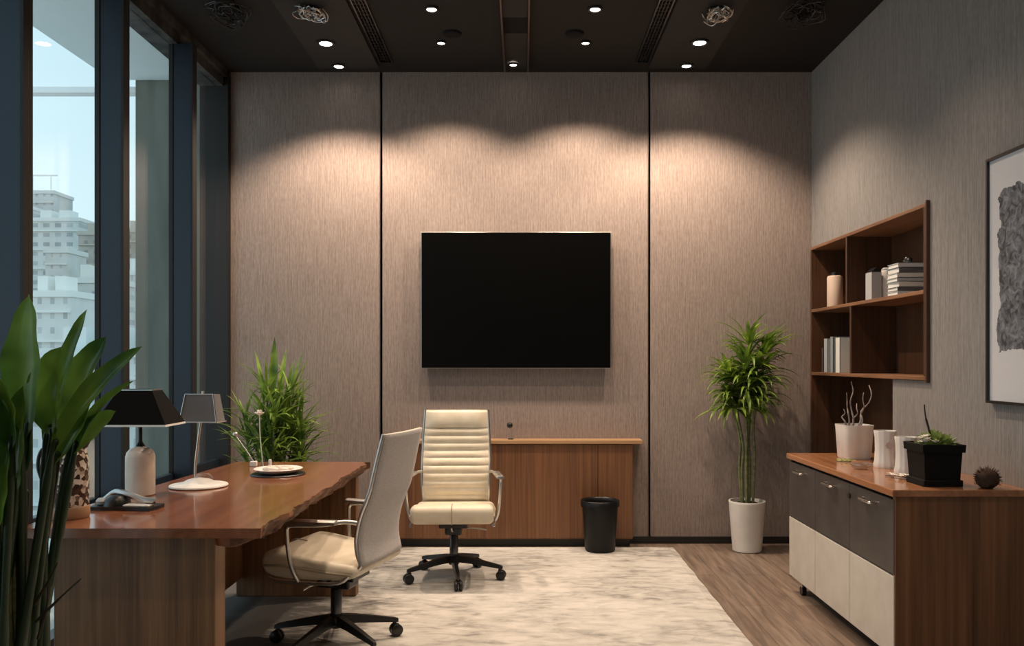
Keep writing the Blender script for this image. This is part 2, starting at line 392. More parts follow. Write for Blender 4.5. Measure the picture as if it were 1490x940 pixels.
# downlights
LENS = mat('lamp_lens', (.9,.9,.9), .5, emit=(1,.86,.70), es=26)
LENS2 = mat('lamp_lens_dim', (.9,.9,.9), .5, emit=(1,.88,.74), es=14)
def downlight(x, y, label, power, half=52, blend=.7, r=.045, drop=0, lens=LENS, tilt=0, group='ceiling downlights'):
    t = thing('downlight', label, 'ceiling light', (x, y, ZC-drop), 0, group)
    obj('trim_ring', lathe(NB(), [(r*.8,-.010),(r*.82,-.004),(r*1.15,0),(r*1.22,-.003),(r*1.2,-.009),(r,-.014),(r*.8,-.010)], seg=28), 'black', t, smooth=40)
    obj('lens', lathe(NB(), [(0,-.008),(r*.8,-.008),(r*.8,-.004),(0,-.004)], seg=24), lens, t)
    if power:
        ld = bpy.data.lights.new('lamp', 'SPOT'); ld.energy = power; ld.color = WARM
        ld.spot_size = R(2*half); ld.spot_blend = blend; ld.shadow_soft_size = .03
        lo = bpy.data.objects.new('lamp', ld); C.objects.link(lo); lo.parent = t
        lo.location = (0, 0, -.03); lo.rotation_euler = (R(tilt), 0, 0)
    return t
def xc(px, py): Y = (ZC-EYE)*F/(VY-py); return (px-VX)*Y/F, Y
B1 = [((474,57), 'bright round downlight near left end of back wall, larger of that pair', SPOT_W*1.0, .050, .022),
      ((1018,56), 'bright round downlight near right end of back wall, larger of that pair', SPOT_W*1.0, .050, .022),
      ((642,61), 'small lit downlight left of the ceiling track, nearest the back wall', SPOT_W*.62, .028, 0),
      ((852,61), 'small lit downlight right of the ceiling track, nearest the back wall', SPOT_W*.75, .028, 0)]
for (p, lab, pw, r, dr) in B1:
    x, y = xc(*p); downlight(x, y, lab, pw, half=61, blend=.5, r=r, drop=dr)
B2 = [((493,91), 'small downlight hard against back wall above the left wall panel', .040, .022),
      ((999,90), 'small downlight hard against back wall above the right wall panel', .040, .022),
      ((747,96), 'small downlight at the wall end of the central ceiling track', .030, .010),
      ((628,12), 'small lit downlight left of the ceiling track, farther from the back wall', .036, 0),
      ((866,12), 'small lit downlight right of the ceiling track, farther from the back wall', .036, 0)]
for i, (p, lab, r, dr) in enumerate(B2):
    x, y = xc(*p); y = min(y, 5.9)
    downlight(x, y, lab, 0 if i < 3 else ROOM_W*.55, half=50, r=r, drop=dr, lens=LENS2 if i < 3 else LENS)
for (x, y, pw) in [(-1.25, 3.9, 1), (1.15, 3.9, .8), (-1.25, 2.2, .6), (1.15, 2.2, .7), (-.1, 3.1, .8), (-.1, .8, .6)]:
    downlight(x, y, 'round downlight of the ceiling grid above the camera end of room', ROOM_W*pw, half=56, r=.045, drop=.022 if abs(x) > 1 else 0)
# dark round sensors
for p, lab in (((658,48), 'small dark disc on ceiling left of the central track'), ((836,48), 'small dark disc on ceiling right of the central track')):
    x, y = xc(*p)
    o = obj('smoke_detector', lathe(NB(), [(0,-.022),(.03,-.022),(.055,-.014),(.062,0),(0,0)], seg=28), 'matt_black', smooth=40, loc=(x,y,ZC)); tag(o, lab, 'smoke detector', 'ceiling discs')
# wire ceiling rosettes
def wire_fixture(px, py, r, m, lab, seed):
    rnd = random.Random(seed); x, y = xc(px, py)
    t = thing('wire_ceiling_ornament', lab, 'ceiling light', (x, y, ZC-.022 if abs(abs(x)-1.2) < .15 else ZC), 0, 'curled wire ceiling fixtures')
    obj('ceiling_plate', lathe(NB(), [(0,-.012),(r*.45,-.012),(r*.5,0),(0,0)], seg=28), 'matt_black', t)
    bm = NB()
    for k in range(22):
        a = rnd.uniform(0, 2*PI); rr = r*rnd.uniform(.25, .75); ph = rnd.uniform(0, 6)
        pts = []
        for j in range(9):
            u = j/8; aa = a+u*rnd.uniform(1.6, 2.6)
            q = rr*(1+.35*math.sin(ph+u*5)); pts.append((q*math.cos(aa), q*math.sin(aa)*1.5, -.02-.04*math.sin(u*PI)*rnd.uniform(.5,1)))
        tube(bm, smooth_path(pts, 3), .0035, 5)
    obj('wire_curls', bm, m, t, smooth=60)
wire_fixture(333, 12, .15, 'black', 'black curled wire ceiling ornament nearest the window', 1)
wire_fixture(452, 6, .10, 'satin', 'shiny curled wire ceiling ornament near the window side', 2)
wire_fixture(1042, 8, .10, 'satin', 'shiny curled wire ceiling ornament on the bookshelf side', 3)
wire_fixture(1168, 12, .15, 'black', 'black curled wire ceiling ornament nearest the right wall', 4)

# ------------------------------------------------------------------ window wall
GX = XL-.03                                # glass plane
fins = [YB+.03, -.25, .70, 1.64, 2.57, 3.50, 4.37, 5.28, DY-.03]
HZ = 3.315
for i in range(len(fins)-1):
    ya, yb = fins[i], fins[i+1]
    w = struct('window_%d' % (i+1), bx(NB(), GX-.004, GX+.004, ya+.02, yb-.02, .05, HZ), 'glass')
    if i < len(fins)-2: struct('mullion', bx(NB(), XL-.012, XL+.106, yb-.03, yb+.03, .05, HZ+.01, .004, 1), 'mullion', w)
    bm = NB(); bx(bm, XL+.100, XL+.114, yb-.034, yb+.034, .05, HZ+.01); bx(bm, XL-.035, XL-.010, yb-.036, yb+.036, .05, HZ+.01)
    if i < len(fins)-2: struct('gasket', bm, 'gasket', w)
    else: bm.free()
    struct('transom', bx(NB(), XL-.05, XL-.005, ya+.03, yb-.036, .57, .625, .003, 1), 'mullion', w)
    struct('sill', bx(NB(), XL-.06, XL+.02, ya+.03, yb-.03, 0, .05), 'mullion', w)
bm = NB(); bx(bm, XL-.15, XL+.02, YB-.1, DY+.03, HZ, ZC+.05); bx(bm, XL-.15, XL+.05, YB-.1, DY, ZC-.05, ZC+.01)
struct('wall_left', bm, 'header')
struct('trim_1', bx(NB(), XL-.15, XL+.055, DY-.055, DY+.005, 0, ZC), 'gasket')

# ------------------------------------------------------------------ outside
o = struct('wall_outer_pier', bx(NB(), -2.98, XL-.15, 6.45, 7.3, -.2, 6.0), 'concrete')
struct('ceiling_soffit', bx(NB(), -3.16, XL-.151, -2, 6.44, 3.49, 3.7), 'facade_pale')
bm = NB(); bx(bm, -9.0, -2.981, 6.52, 6.62, 3.42, 3.465)
tag(obj('steel_beam', bm, 'white_beam'), 'thin white horizontal beam outside, running off the concrete pier', 'beam')
struct('floor_terrace', bx(NB(), -3.4, XL-.151, -2, 7.3, -.25, -.02), 'terrace')
# outdoor planter on the terrace
t = thing('terrace_planter', 'tall pale planter with green shrub on the terrace outside the glass', 'planter', (-2.62, 4.93, -.02))
obj('pot', lathe(NB(), [(0,0),(.10,0),(.13,.5),(.14,.90),(.17,.93),(.17,.975),(.14,.975),(.13,.93),(0,.93)], seg=28), 'white_matt', t, smooth=40)
bm = NB(); rnd = random.Random(5)
for k in range(70): leaf(bm, (rnd.uniform(-.06,.06), rnd.uniform(-.06,.06), .93), rnd.uniform(0,2*PI), rnd.uniform(.3,1.3), rnd.uniform(.10,.20), .035, rnd.uniform(.3,1), 5)
obj('foliage', bm, 'leaf_corner', t, smooth=60)
# ground and city
struct('floor_city_ground', bx(NB(), -700, 100, 20, 900, -32, -30), mat('city_ground', (.34,.36,.35), .9))
def building(px0, px1, ptop, Y, dep, wallc, winc, w, h, lab, extras=0, ring=False):
    a = P(px0, ptop, Y); b = P(px1, ptop, Y)
    cx = (a.x+b.x)/2; hw = (b.x-a.x)/2; H = a.z+30
    t = thing('building', lab, 'building', (cx, Y, -30))
    mm = building_mat('facade', wallc, winc, w, h)
    obj('facade_block', bx(NB(), -hw, hw, 0, dep, 0, H), mm, t)
    pm = mat('roof_edge', tuple(min(1, c*1.15) for c in wallc), .8)
    obj('parapet', bx(NB(), -hw-.4, hw+.4, -.4, dep+.4, H, H+1.3), pm, t)
    nf = int(H/h/2)
    for k in range(nf): obj('balcony', bx(NB(), -hw*.96, hw*.96, -.55, 0, H-(k*2+1)*h-.2, H-(k*2+1)*h+.25), pm, t)
    for k in range(extras):
        x = -hw*.6+k*hw*.7; obj('rooftop_unit', bx(NB(), x, x+hw*.4, dep*.2, dep*.6, H+1.3, H+4.5), pm, t)
    if ring:
        bm = NB()
        for s in (-1,1): tube(bm, [(s*hw*.7, 1, H+1.3), (s*hw*.7, 1, H+7.5)], .25, 6)
        tube(bm, [(-hw*1.2, 1, H+7.5), (hw*1.2, 1, H+7.5)], .35, 6); obj('rooftop_frame', bm, 'white_beam', t)
pale = (.66,.68,.66); win = (.34,.38,.40); brown = (.46,.42,.37); wbr = (.30,.29,.28)  # distance haze is put into these and the other pale facade colours
building(40, 78, 282, 330, 14, (.55,.57,.56), (.30,.33,.36), 3.0, 3.4, 'tall grey tower rising highest behind the first pane', ring=True)
building(36, 116, 322, 300, 14, pale, win, 4.2, 3.4, 'wide pale apartment block in front of the tall tower', 2)
building(114, 150, 342, 280, 14, brown, wbr, 3.2, 3.3, 'brownish apartment block beside the wide pale block', 1)
building(176, 214, 338, 290, 14, brown, wbr, 2.6, 3.3, 'brownish block seen through the second pane', 1)
building(66, 98, 368, 230, 10, (.60,.60,.57), (.36,.38,.38), 2.4, 3.1, 'narrow grey block with dense windows in the middle distance')
building(30, 104, 432, 170, 12, (.74,.74,.71), (.44,.46,.47), 2.6, 3.0, 'low white block in front of the wide pale one', 2)
building(96, 160, 412, 190, 12, (.64,.63,.59), (.40,.41,.41), 3.0, 3.0, 'mid height beige grey block behind the big leafy plant', 1)
building(172, 226, 400, 215, 12, (.70,.70,.67), (.42,.44,.45), 2.4, 3.0, 'pale block low in the second pane', 1)
building(40, 210, 520, 120, 16, (.66,.68,.67), (.44,.47,.48), 3.0, 3.0, 'long low white building nearest the terrace', 3)
building(-90, 30, 300, 310, 14, (.58,.60,.60), (.34,.37,.40), 3.4, 3.4, 'grey tower left of all others, beyond the first mullion', 1)
building(-220, -100, 360, 280, 14, pale, win, 3.2, 3.4, 'pale block at far left of the skyline', 1)

# ------------------------------------------------------------------ rug
bm = NB(); nx, ny = 60, 90; rx0, rx1, ry0, ry1 = -1.98, 1.075, 1.2, 5.965
rnd = random.Random(3)
def edgewob(v, s): return mnoise.noise(Vector((v*6, s, 0)))*.006
grid = []
for j in range(ny+1):
    row = []
    for i in range(nx+1):
        u, v = i/nx, j/ny; x = rx0+(rx1-rx0)*u; y = ry0+(ry1-ry0)*v
        if i in (0,nx): x += edgewob(y, i)
        if j in (0,ny): y += edgewob(x, j+9)
        row.append(bm.verts.new((x, y, .012 if 0 < i < nx and 0 < j < ny else .001)))
    grid.append(row)
for j in range(ny):
    for i in range(nx): bm.faces.new((grid[j][i], grid[j][i+1], grid[j+1][i+1], grid[j+1][i]))
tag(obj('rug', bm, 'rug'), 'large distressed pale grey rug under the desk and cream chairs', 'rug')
FL = .0125

# ------------------------------------------------------------------ television
t = thing('television', 'large blank black flat screen television mounted on the back wall', 'television', (-.045, DY-.004, EYE+(VY-437)*6.04/F))
tw, th = 1.372/2, .985/2
obj('casing', bx(NB(), -tw+.02, tw-.02, -.045, -.012, -th+.02, th-.02, .006), 'black', t)
obj('bezel', bx(NB(), -tw, tw, -.060, -.045, -th, th, .002), 'satin', t, label='thin silver edge')
obj('screen', bx(NB(), -tw+.006, tw-.006, -.0625, -.0595, -th+.006, th-.006), mat('screen_glass', (.002,.002,.002), .25, spec=.25), t)
obj('wall_bracket', bx(NB(), -.3, .3, -.013, 0, -.2, .2, .004), 'black', t)

# ------------------------------------------------------------------ credenza
cy = DY-.13
t = thing('credenza', 'long low walnut credenza against back wall below the television', 'cabinet', (0, 0, 0))
cx0, cx1 = (574-VX)*cy/F, (921-VX)*cy/F
obj('body', bx(NB(), cx0+.004, cx1-.004, cy+.018, DY-.013, .055, .735), 'cred', t)
obj('plinth', bx(NB(), cx0+.03, cx1-.02, cy+.035, DY-.013, 0, .055), 'base_black', t)
sm_ = (870-VX)*cy/F
obj('door', bx(NB(), cx0, sm_-.002, cy, cy+.018, .065, .733, .0015, 1), 'cred', t)
obj('door', bx(NB(), sm_+.002, cx1, cy, cy+.018, .065, .733, .0015, 1), 'cred', t)
obj('top', bx(NB(), cx0-.01, (935-VX)*cy/F, cy-.012, DY-.002, .737, .765, .004), 'cred_top', t)
p = P(743, 640, DY-.07)
t = thing('desk_microphone', 'tiny black headed microphone on a thin stem on the credenza', 'microphone', (p.x, DY-.07, .765))
obj('foot', lathe(NB(), [(0,0),(.022,0),(.022,.004),(.008,.008),(0,.008)], seg=20), 'black', t, smooth=40)
obj('stem', tube(NB(), [(0,0,.006),(.003,0,.05),(.001,0,.085)], .0035, 8), 'satin', t, smooth=60)
obj('head', lathe(NB(), [(0,.08),(.014,.083),(.022,.095),(.020,.112),(.010,.12),(0,.121)], seg=16), 'black', t, smooth=60, loc=(-.006,0,0))

# ------------------------------------------------------------------ waste bin
t = thing('waste_bin', 'black round waste bin standing before the walnut credenza', 'bin', ((873-VX)*5.82/F, 5.82, FL))
obj('bucket', lathe(NB(), [(0,0),(.098,0),(.104,.01),(.125,.33),(.119,.33),(.098,.012),(0,.012)], seg=40), mat('bin_plastic', (.005,.0055,.006), .45, spec=.3), t, smooth=35)
obj('rim', lathe(NB(), [(.120,.318),(.131,.318),(.133,.326),(.131,.345),(.124,.350),(.119,.345),(.120,.318)], seg=40), 'black', t, smooth=50)
obj('bin_liner', lathe(NB(), [(.116,.26),(.1225,.343),(.129,.352),(.1345,.348),(.1350,.31)], seg=48, rib=.012, nrib=11), mat('liner_film', (.005,.005,.006), .4, spec=.35), t, smooth=60)

# ------------------------------------------------------------------ desk
t = thing('executive_desk', 'glossy reddish wood desk with a ragged live edge by the windows', 'desk')
rnd = random.Random(11)
def desk_outline():
    pts = []                                # counter-clockwise from front-left
    pts += [(-1.75, 2.895), (-.905, 2.895)]
    N = 90
    for k in range(1, N):                   # ragged right edge, going back
        u = k/N; y = 2.895+u*(4.80-2.895)
        w = .030*mnoise.noise(Vector((y*3.2, 1, 0)))+.022*mnoise.noise(Vector((y*11, 4, 0)))+.010*mnoise.noise(Vector((y*34, 4, 0)))
        pts.append((-.895+.02*u+w, y))
    pts += [(-.872, 4.80), (-1.64, 4.81)]
    for k in range(1, 14):
        u = k/14; y = 4.81-u*(4.81-2.9)
        base = -1.64-.11*min(1, u*1.3)
        pts.append((base+.003*mnoise.noise(Vector((y*4, 8, 0))), y))
    return pts
pts = desk_outline()
bm = NB(); n = len(pts)
cxm = sum(p[0] for p in pts)/n
def ring_at(z, inset, jag):
    out = []
    for i, (x, y) in enumerate(pts):
        rag = x > -.97 and 2.93 < y < 4.79
        if rag and z < .72: z_ = z+.020*mnoise.noise(Vector((y*8, 3, 1)))-.006
        else: z_ = z
        dx = 0
        if rag: dx = -inset*(1+.8*mnoise.noise(Vector((y*9, z*40, 2))))-jag*abs(mnoise.noise(Vector((y*17, z*60, 5))))
        out.append(bm.verts.new((x+dx, y, z_)))
    return out
rings = [ring_at(.672, .10, .07), ring_at(.690, .060, .06), ring_at(.712, .030, .045), ring_at(.736, .006, .022), ring_at(.75, .008, .006)]
top_f = bm.faces.new(rings[-1]); bot_f = bm.faces.new(rings[0][::-1])
for A, B in zip(rings, rings[1:]):
    for i in range(n):
        j = (i+1)%n; f = bm.faces.new((A[i], A[j], B[j], B[i]))
        f.material_index = 1 if (pts[i][0] > -.95 and pts[j][0] > -.95 and pts[i][1] > 2.9) else 0
# square edge on the straight sides: keep only 40 mm slab there
for A, z in zip(rings, (.716, .722, .730, .745, .75)):
    for i, v in enumerate(A):
        if not (pts[i][0] > -.95 and 2.95 < pts[i][1] < 4.79): v.co.z = z
dt = obj('desktop', bm, 'desk_top', t); dt.data.materials.append(M['desk_edge'])
obj('pedestal', bx(NB(), -1.655, -1.085, 2.955, 3.06, FL, .716, .004), 'desk_side', t)
obj('pedestal', bx(NB(), -1.60, -.93, 4.68, 4.76, FL, .716, .004), 'desk_side', t)
obj('modesty_panel', bx(NB(), -1.60, -1.565, 3.06, 4.68, .12, .716), 'desk_side', t)
obj('stretcher', bx(NB(), -1.40, -1.34, 3.06, 4.68, .655, .715), 'desk_side', t)

# ------------------------------------------------------------------ desk lamp, black shade
ZD = .75
def square_shade(bm, w0, w1, z0, z1, th=.004, ky=.68):
    r = []
    for (w, z) in ((w0,z0),(w1,z1),(w1-th,z1),(w0-th,z0)):
        r.append([bm.verts.new((sx*w, sy*w*ky, z)) for sx, sy in ((-1,-1),(1,-1),(1,1),(-1,1))])
    r.append(r[0])
    for A, B in zip(r, r[1:]):
        for i in range(4): bm.faces.new((A[i], A[(i+1)%4], B[(i+1)%4], B[i]))
    return bm
t = thing('table_lamp', 'table lamp with tapered black shade and blush white bottle base', 'lamp', (-1.652, 3.62, ZD), 0)
obj('base', lathe(NB(), [(0,0),(.056,0),(.060,.004),(.0605,.10),(.060,.165),(.055,.185),(.042,.20),(.022,.208),(.014,.214),(0,.214)], seg=36), 'cream', t, smooth=40)
obj('neck', lathe(NB(), [(0,.21),(.020,.212),(.014,.222),(.0085,.232),(.008,.34),(0,.34)], seg=18), 'black', t, smooth=50)
sh = obj('lamp_shade', square_shade(NB(), .152, .072, .310, .455), mat('shade_black', (.006,.0055,.005), .9, spec=.1), t)
obj('shade_trim', square_shade(NB(), .1545, .152, .302, .3105, .006), mat('shade_trim_white', (.75,.73,.70), .4), sh)
obj('shade_trim', square_shade(NB(), .0735, .072, .452, .4575, .005), 'satin', sh)
obj('shade_frame', tube(tube(NB(), [(-.07,0,.335),(.07,0,.335)], .003, 6), [(0,-.05,.335),(0,.05,.335)], .003, 6), 'black', t)

# ------------------------------------------------------------------ desk lamp, grey shade
t = thing('table_lamp', 'slim table lamp with small grey shade on a white disc foot', 'lamp', (-1.492, 3.86, ZD), R(-6))
obj('base', lathe(NB(), [(0,0),(.122,0),(.130,.005),(.127,.011),(.075,.020),(.05,.033),(.018,.040),(0,.040)], seg=48), 'white', t, smooth=50)
obj('bulb_cap', lathe(NB(), [(0,.0),(.035,.0),(.04,.028),(.024,.045),(0,.05)], seg=24), 'clear', t, smooth=50, loc=(.03,-.01,.016))
obj('pole', tube(NB(), smooth_path([(-.015,0,.03),(-.016,0,.10),(.004,0,.26),(.016,0,.34),(.020,0,.44)]), .006, 10), 'satin', t, smooth=60)
def wedge_shade():
    bm = NB(); r = []
    for (w0, w1, y, z) in ((-.065,.105,.045,.300),(-.045,.085,.035,.425)):
        r.append([bm.verts.new(v) for v in ((w0,-y,z),(w1,-y,z),(w1,y,z),(w0,y,z))])
    for i in range(4): bm.faces.new((r[0][i], r[0][(i+1)%4], r[1][(i+1)%4], r[1][i]))
    bm.faces.new(r[1]); return bm
obj('lamp_shade', wedge_shade(), mat('shade_grey', (.20,.20,.205), .5), t, smooth=None).modifiers.new('s', 'SOLIDIFY').thickness = .003
bm = NB(); 
for a, b in (((-.068,-.048,.300),(.108,-.048,.300)),((-.068,.048,.300),(.108,.048,.300)),((-.046,-.036,.427),(.087,-.036,.427)),((.108,-.048,.30),(.087,-.036,.427)),((-.068,-.048,.30),(-.046,-.036,.427)),((.108,-.048,.3),(.108,.048,.3)),((-.068,-.048,.3),(-.068,.048,.3))): tube(bm, [a,b], .003, 6)
obj('shade_frame', bm, 'satin', t)

# ------------------------------------------------------------------ desk telephone
t = thing('desk_telephone', 'black and silver low desk telephone before the black lamp', 'telephone', (-1.545, 3.285, ZD), R(-4))
bm = NB(); prism(bm, [(-.135,-.05),(.115,-.055),(.125,.0),(.12,.05),(-.11,.055),(-.14,.01)], 0, .014); obj('body', bm, 'black', t)
obj('cradle', lathe(NB(), [(0,.012),(.05,.014),(.046,.036),(.030,.052),(0,.056)], seg=24), 'black', t, smooth=50, loc=(-.045,0,0))
bm = NB(); tube(bm, smooth_path([(-.10,.0,.030),(-.06,.01,.062),(.0,.0,.055),(.07,-.01,.036),(.115,-.005,.034)]), .0125, 10); obj('handset', bm, 'satin', t, smooth=60)
obj('keypad', bx(NB(), .0,.105,-.045,.0,.014,.022,.003), 'white_matt', t)
obj('earpiece', lathe(NB(), [(0,.02),(.022,.022),(.026,.034),(.018,.044),(0,.046)], seg=20), 'grey_pale', t, smooth=50, loc=(-.105,0,-.004))

# ------------------------------------------------------------------ patterned jug
t = thing('patterned_jug', 'tall mottled brown and white jug with dark handle and spout', 'jug', (-1.678, 3.10, ZD))
m = mat('mottled_glaze', (.5,.4,.3), .25); nt = m.node_tree; nn = nt.nodes; ll = nt.links
vo = nn.new('ShaderNodeTexVoronoi'); vo.inputs['Scale'].default_value = 62; tc = nn.new('ShaderNodeTexCoord'); rr = nn.new('ShaderNodeValToRGB')
rr.color_ramp.elements[0].position=.0; rr.color_ramp.elements[0].color=(.04,.022,.012,1); rr.color_ramp.elements[1].position=1; rr.color_ramp.elements[1].color=(.82,.76,.70,1)
q = rr.color_ramp.elements.new(.45); q.color=(.10,.055,.03,1); q = rr.color_ramp.elements.new(.60); q.color=(.60,.48,.38,1)
sp = nn.new('ShaderNodeSeparateColor'); ll.new(tc.outputs['Object'], vo.inputs[0]); ll.new(vo.outputs['Color'], sp.inputs[0]); ll.new(sp.outputs[0], rr.inputs[0]); ll.new(rr.outputs[0], nn['Principled BSDF'].inputs['Base Color'])
bp = nn.new('ShaderNodeBump'); bp.inputs['Strength'].default_value=.5; bp.inputs['Distance'].default_value=.004; ll.new(vo.outputs['Distance'], bp.inputs['Height']); ll.new(bp.outputs[0], nn['Principled BSDF'].inputs['Normal'])
obj('body', lathe(NB(), [(0,0),(.058,0),(.064,.008),(.066,.05),(.067,.13),(.064,.22),(.056,.255),(.040,.275),(.036,.29),(.044,.315),(.040,.315),(.032,.29),(0,.285)], seg=40), m, t, smooth=40)
obj('foot_band', lathe(NB(), [(.0,.0),(.067,.001),(.070,.01),(.069,.04),(.066,.045),(0,.046)], seg=40), mat('tan_glaze', (.38,.22,.12), .4), t, smooth=40)
obj('handle', tube(NB(), smooth_path([(-.045,0,.27),(-.10,0,.25),(-.115,0,.19),(-.095,0,.13),(-.062,0,.10)]), .007, 10), 'black', t, smooth=60)
obj('spout', tube(NB(), smooth_path([(.035,0,.255),(.065,0,.275),(.082,0,.315),(.105,0,.325)]), [.012]*6+[.009]*12+[.007], 10), 'gunmetal', t, smooth=60)

# ------------------------------------------------------------------ dish, candle, bud stem, small arm lamp
t = thing('serving_dish', 'oval white dish of pale pieces on a dark mat at desk far end', 'dish', (-1.245, 4.27, ZD))
obj('mat', lathe(NB(), [(0,0),(.135,0),(.137,.004),(.132,.008),(0,.008)], seg=40), 'black', t)
obj('dish', lathe(NB(), [(0,.008),(.07,.008),(.10,.018),(.122,.032),(.118,.034),(.07,.016),(0,.014)], seg=40), 'white', t, smooth=50)
bm = NB(); rnd = random.Random(8)
for k in range(7):
    a = k*.9; r_ = .05
    bmesh.ops.create_icosphere(bm, subdivisions=2, radius=.024, matrix=Matrix.Translation((r_*math.cos(a), r_*math.sin(a)*.8, .030))@Matrix.Diagonal((1.3,1,.55,1)))
obj('pale_sweets', bm, 'cream', t, smooth=60, label='pale rounded pieces in the dish', kind='stuff')
t = thing('candle', 'thin short white candle standing behind the white dish', 'candle', (P(393,0,4.45).x, 4.45, ZD))
obj('wax', lathe(NB(), [(0,0),(.013,0),(.011,.006),(.0085,.01),(.0085,.052),(.006,.056),(0,.056)], seg=18), 'white_matt', t, smooth=40)
obj('wick', tube(NB(), [(0,0,.054),(.001,0,.066)], .001, 6), 'black', t)
t = thing('bud_vase', 'small glass bud vase holding one white bloom on long stem', 'vase', (P(383,0,4.50).x, 4.50, ZD))
obj('vase_body', lathe(NB(), [(0,0),(.018,0),(.022,.012),(.016,.035),(.008,.05),(.010,.06)], seg=24), 'clear', t, smooth=50)
obj('stem', tube(NB(), smooth_path([(0,0,.008),(-.012,0,.12),(-.018,0,.20),(-.020,0,.29)]), .0028, 6), mat('pale_stem', (.62,.68,.52), .5), t, smooth=60)
bm = NB()
for k in range(9): leaf(bm, (-.020,0,.285), k*2*PI/9, .5, .034, .026, -.4, 4, .1, .6)
for k in range(6): leaf(bm, (-.020,0,.287), k*PI/3+.3, 1.15, .034, .024, .3, 4, .1, .6)
obj('bloom', bm, 'petal', t, smooth=60)
t = thing('adjustable_arm', 'thin silver arm leaning left from a tiny block on desk rear corner', 'desk accessory', (P(369,0,4.6).x, 4.6, ZD))
obj('block', bx(NB(), -.018,.018,-.016,.016,0,.028,.004), 'white_matt', t)
obj('arm', tube(NB(), [(0,0,.026),(-.045,0,.095),(-.10,0,.17)], .0032, 8), 'satin', t, smooth=60)
obj('knob', lathe(NB(), [(0,0),(.012,.003),(.016,.012),(.010,.022),(0,.024)], seg=16), 'satin', t, smooth=60, loc=(-.10,0,.165))

# ------------------------------------------------------------------ office chair
def rounded_profile_sweep(bm, prof, xw, bev=.02, nx=10):
    """closed side profile (y,z) swept along x, ends drawn in for soft corners"""
    secs = []
    cy_ = sum(p[0] for p in prof)/len(prof); cz_ = sum(p[1] for p in prof)/len(prof)
    xs = []
    for k in range(5): a = k/4*PI/2; xs.append((-xw+bev*(1-math.sin(a)), 1-(1-math.sin(a))*0, math.cos(a)))
    def inset(c): return bev*(1-math.sqrt(max(0, 1-c*c)))
    stations = [(-xw+bev*(1-math.cos(b)), bev*(1-math.sin(b))) for b in [0, R(25), R(50), R(72), R(90)]]
    stations = stations+[(-xw*.5, 0), (0, 0), (xw*.5, 0)]+[(-s[0], s[1]) for s in stations[::-1]]
    for x, ins in stations:
        ring = []
        n = len(prof)
        for i, (y, z) in enumerate(prof):
            py, pz = prof[i-1]; qy, qz = prof[(i+1)%n]
            ty, tz = qy-py, qz-pz; L = math.hypot(ty, tz) or 1
            ny, nz = tz/L, -ty/L
            ring.append(bm.verts.new((x, y-ny*ins*SGN, z-nz*ins*SGN)))
        secs.append(ring)
    n = len(prof)
    for A, B in zip(secs, secs[1:]):
        for i in range(n): bm.faces.new((A[i], A[(i+1)%n], B[(i+1)%n], B[i]))
    bm.faces.new(secs[0]); bm.faces.new(secs[-1][::-1])
    return bm
SGN = 1
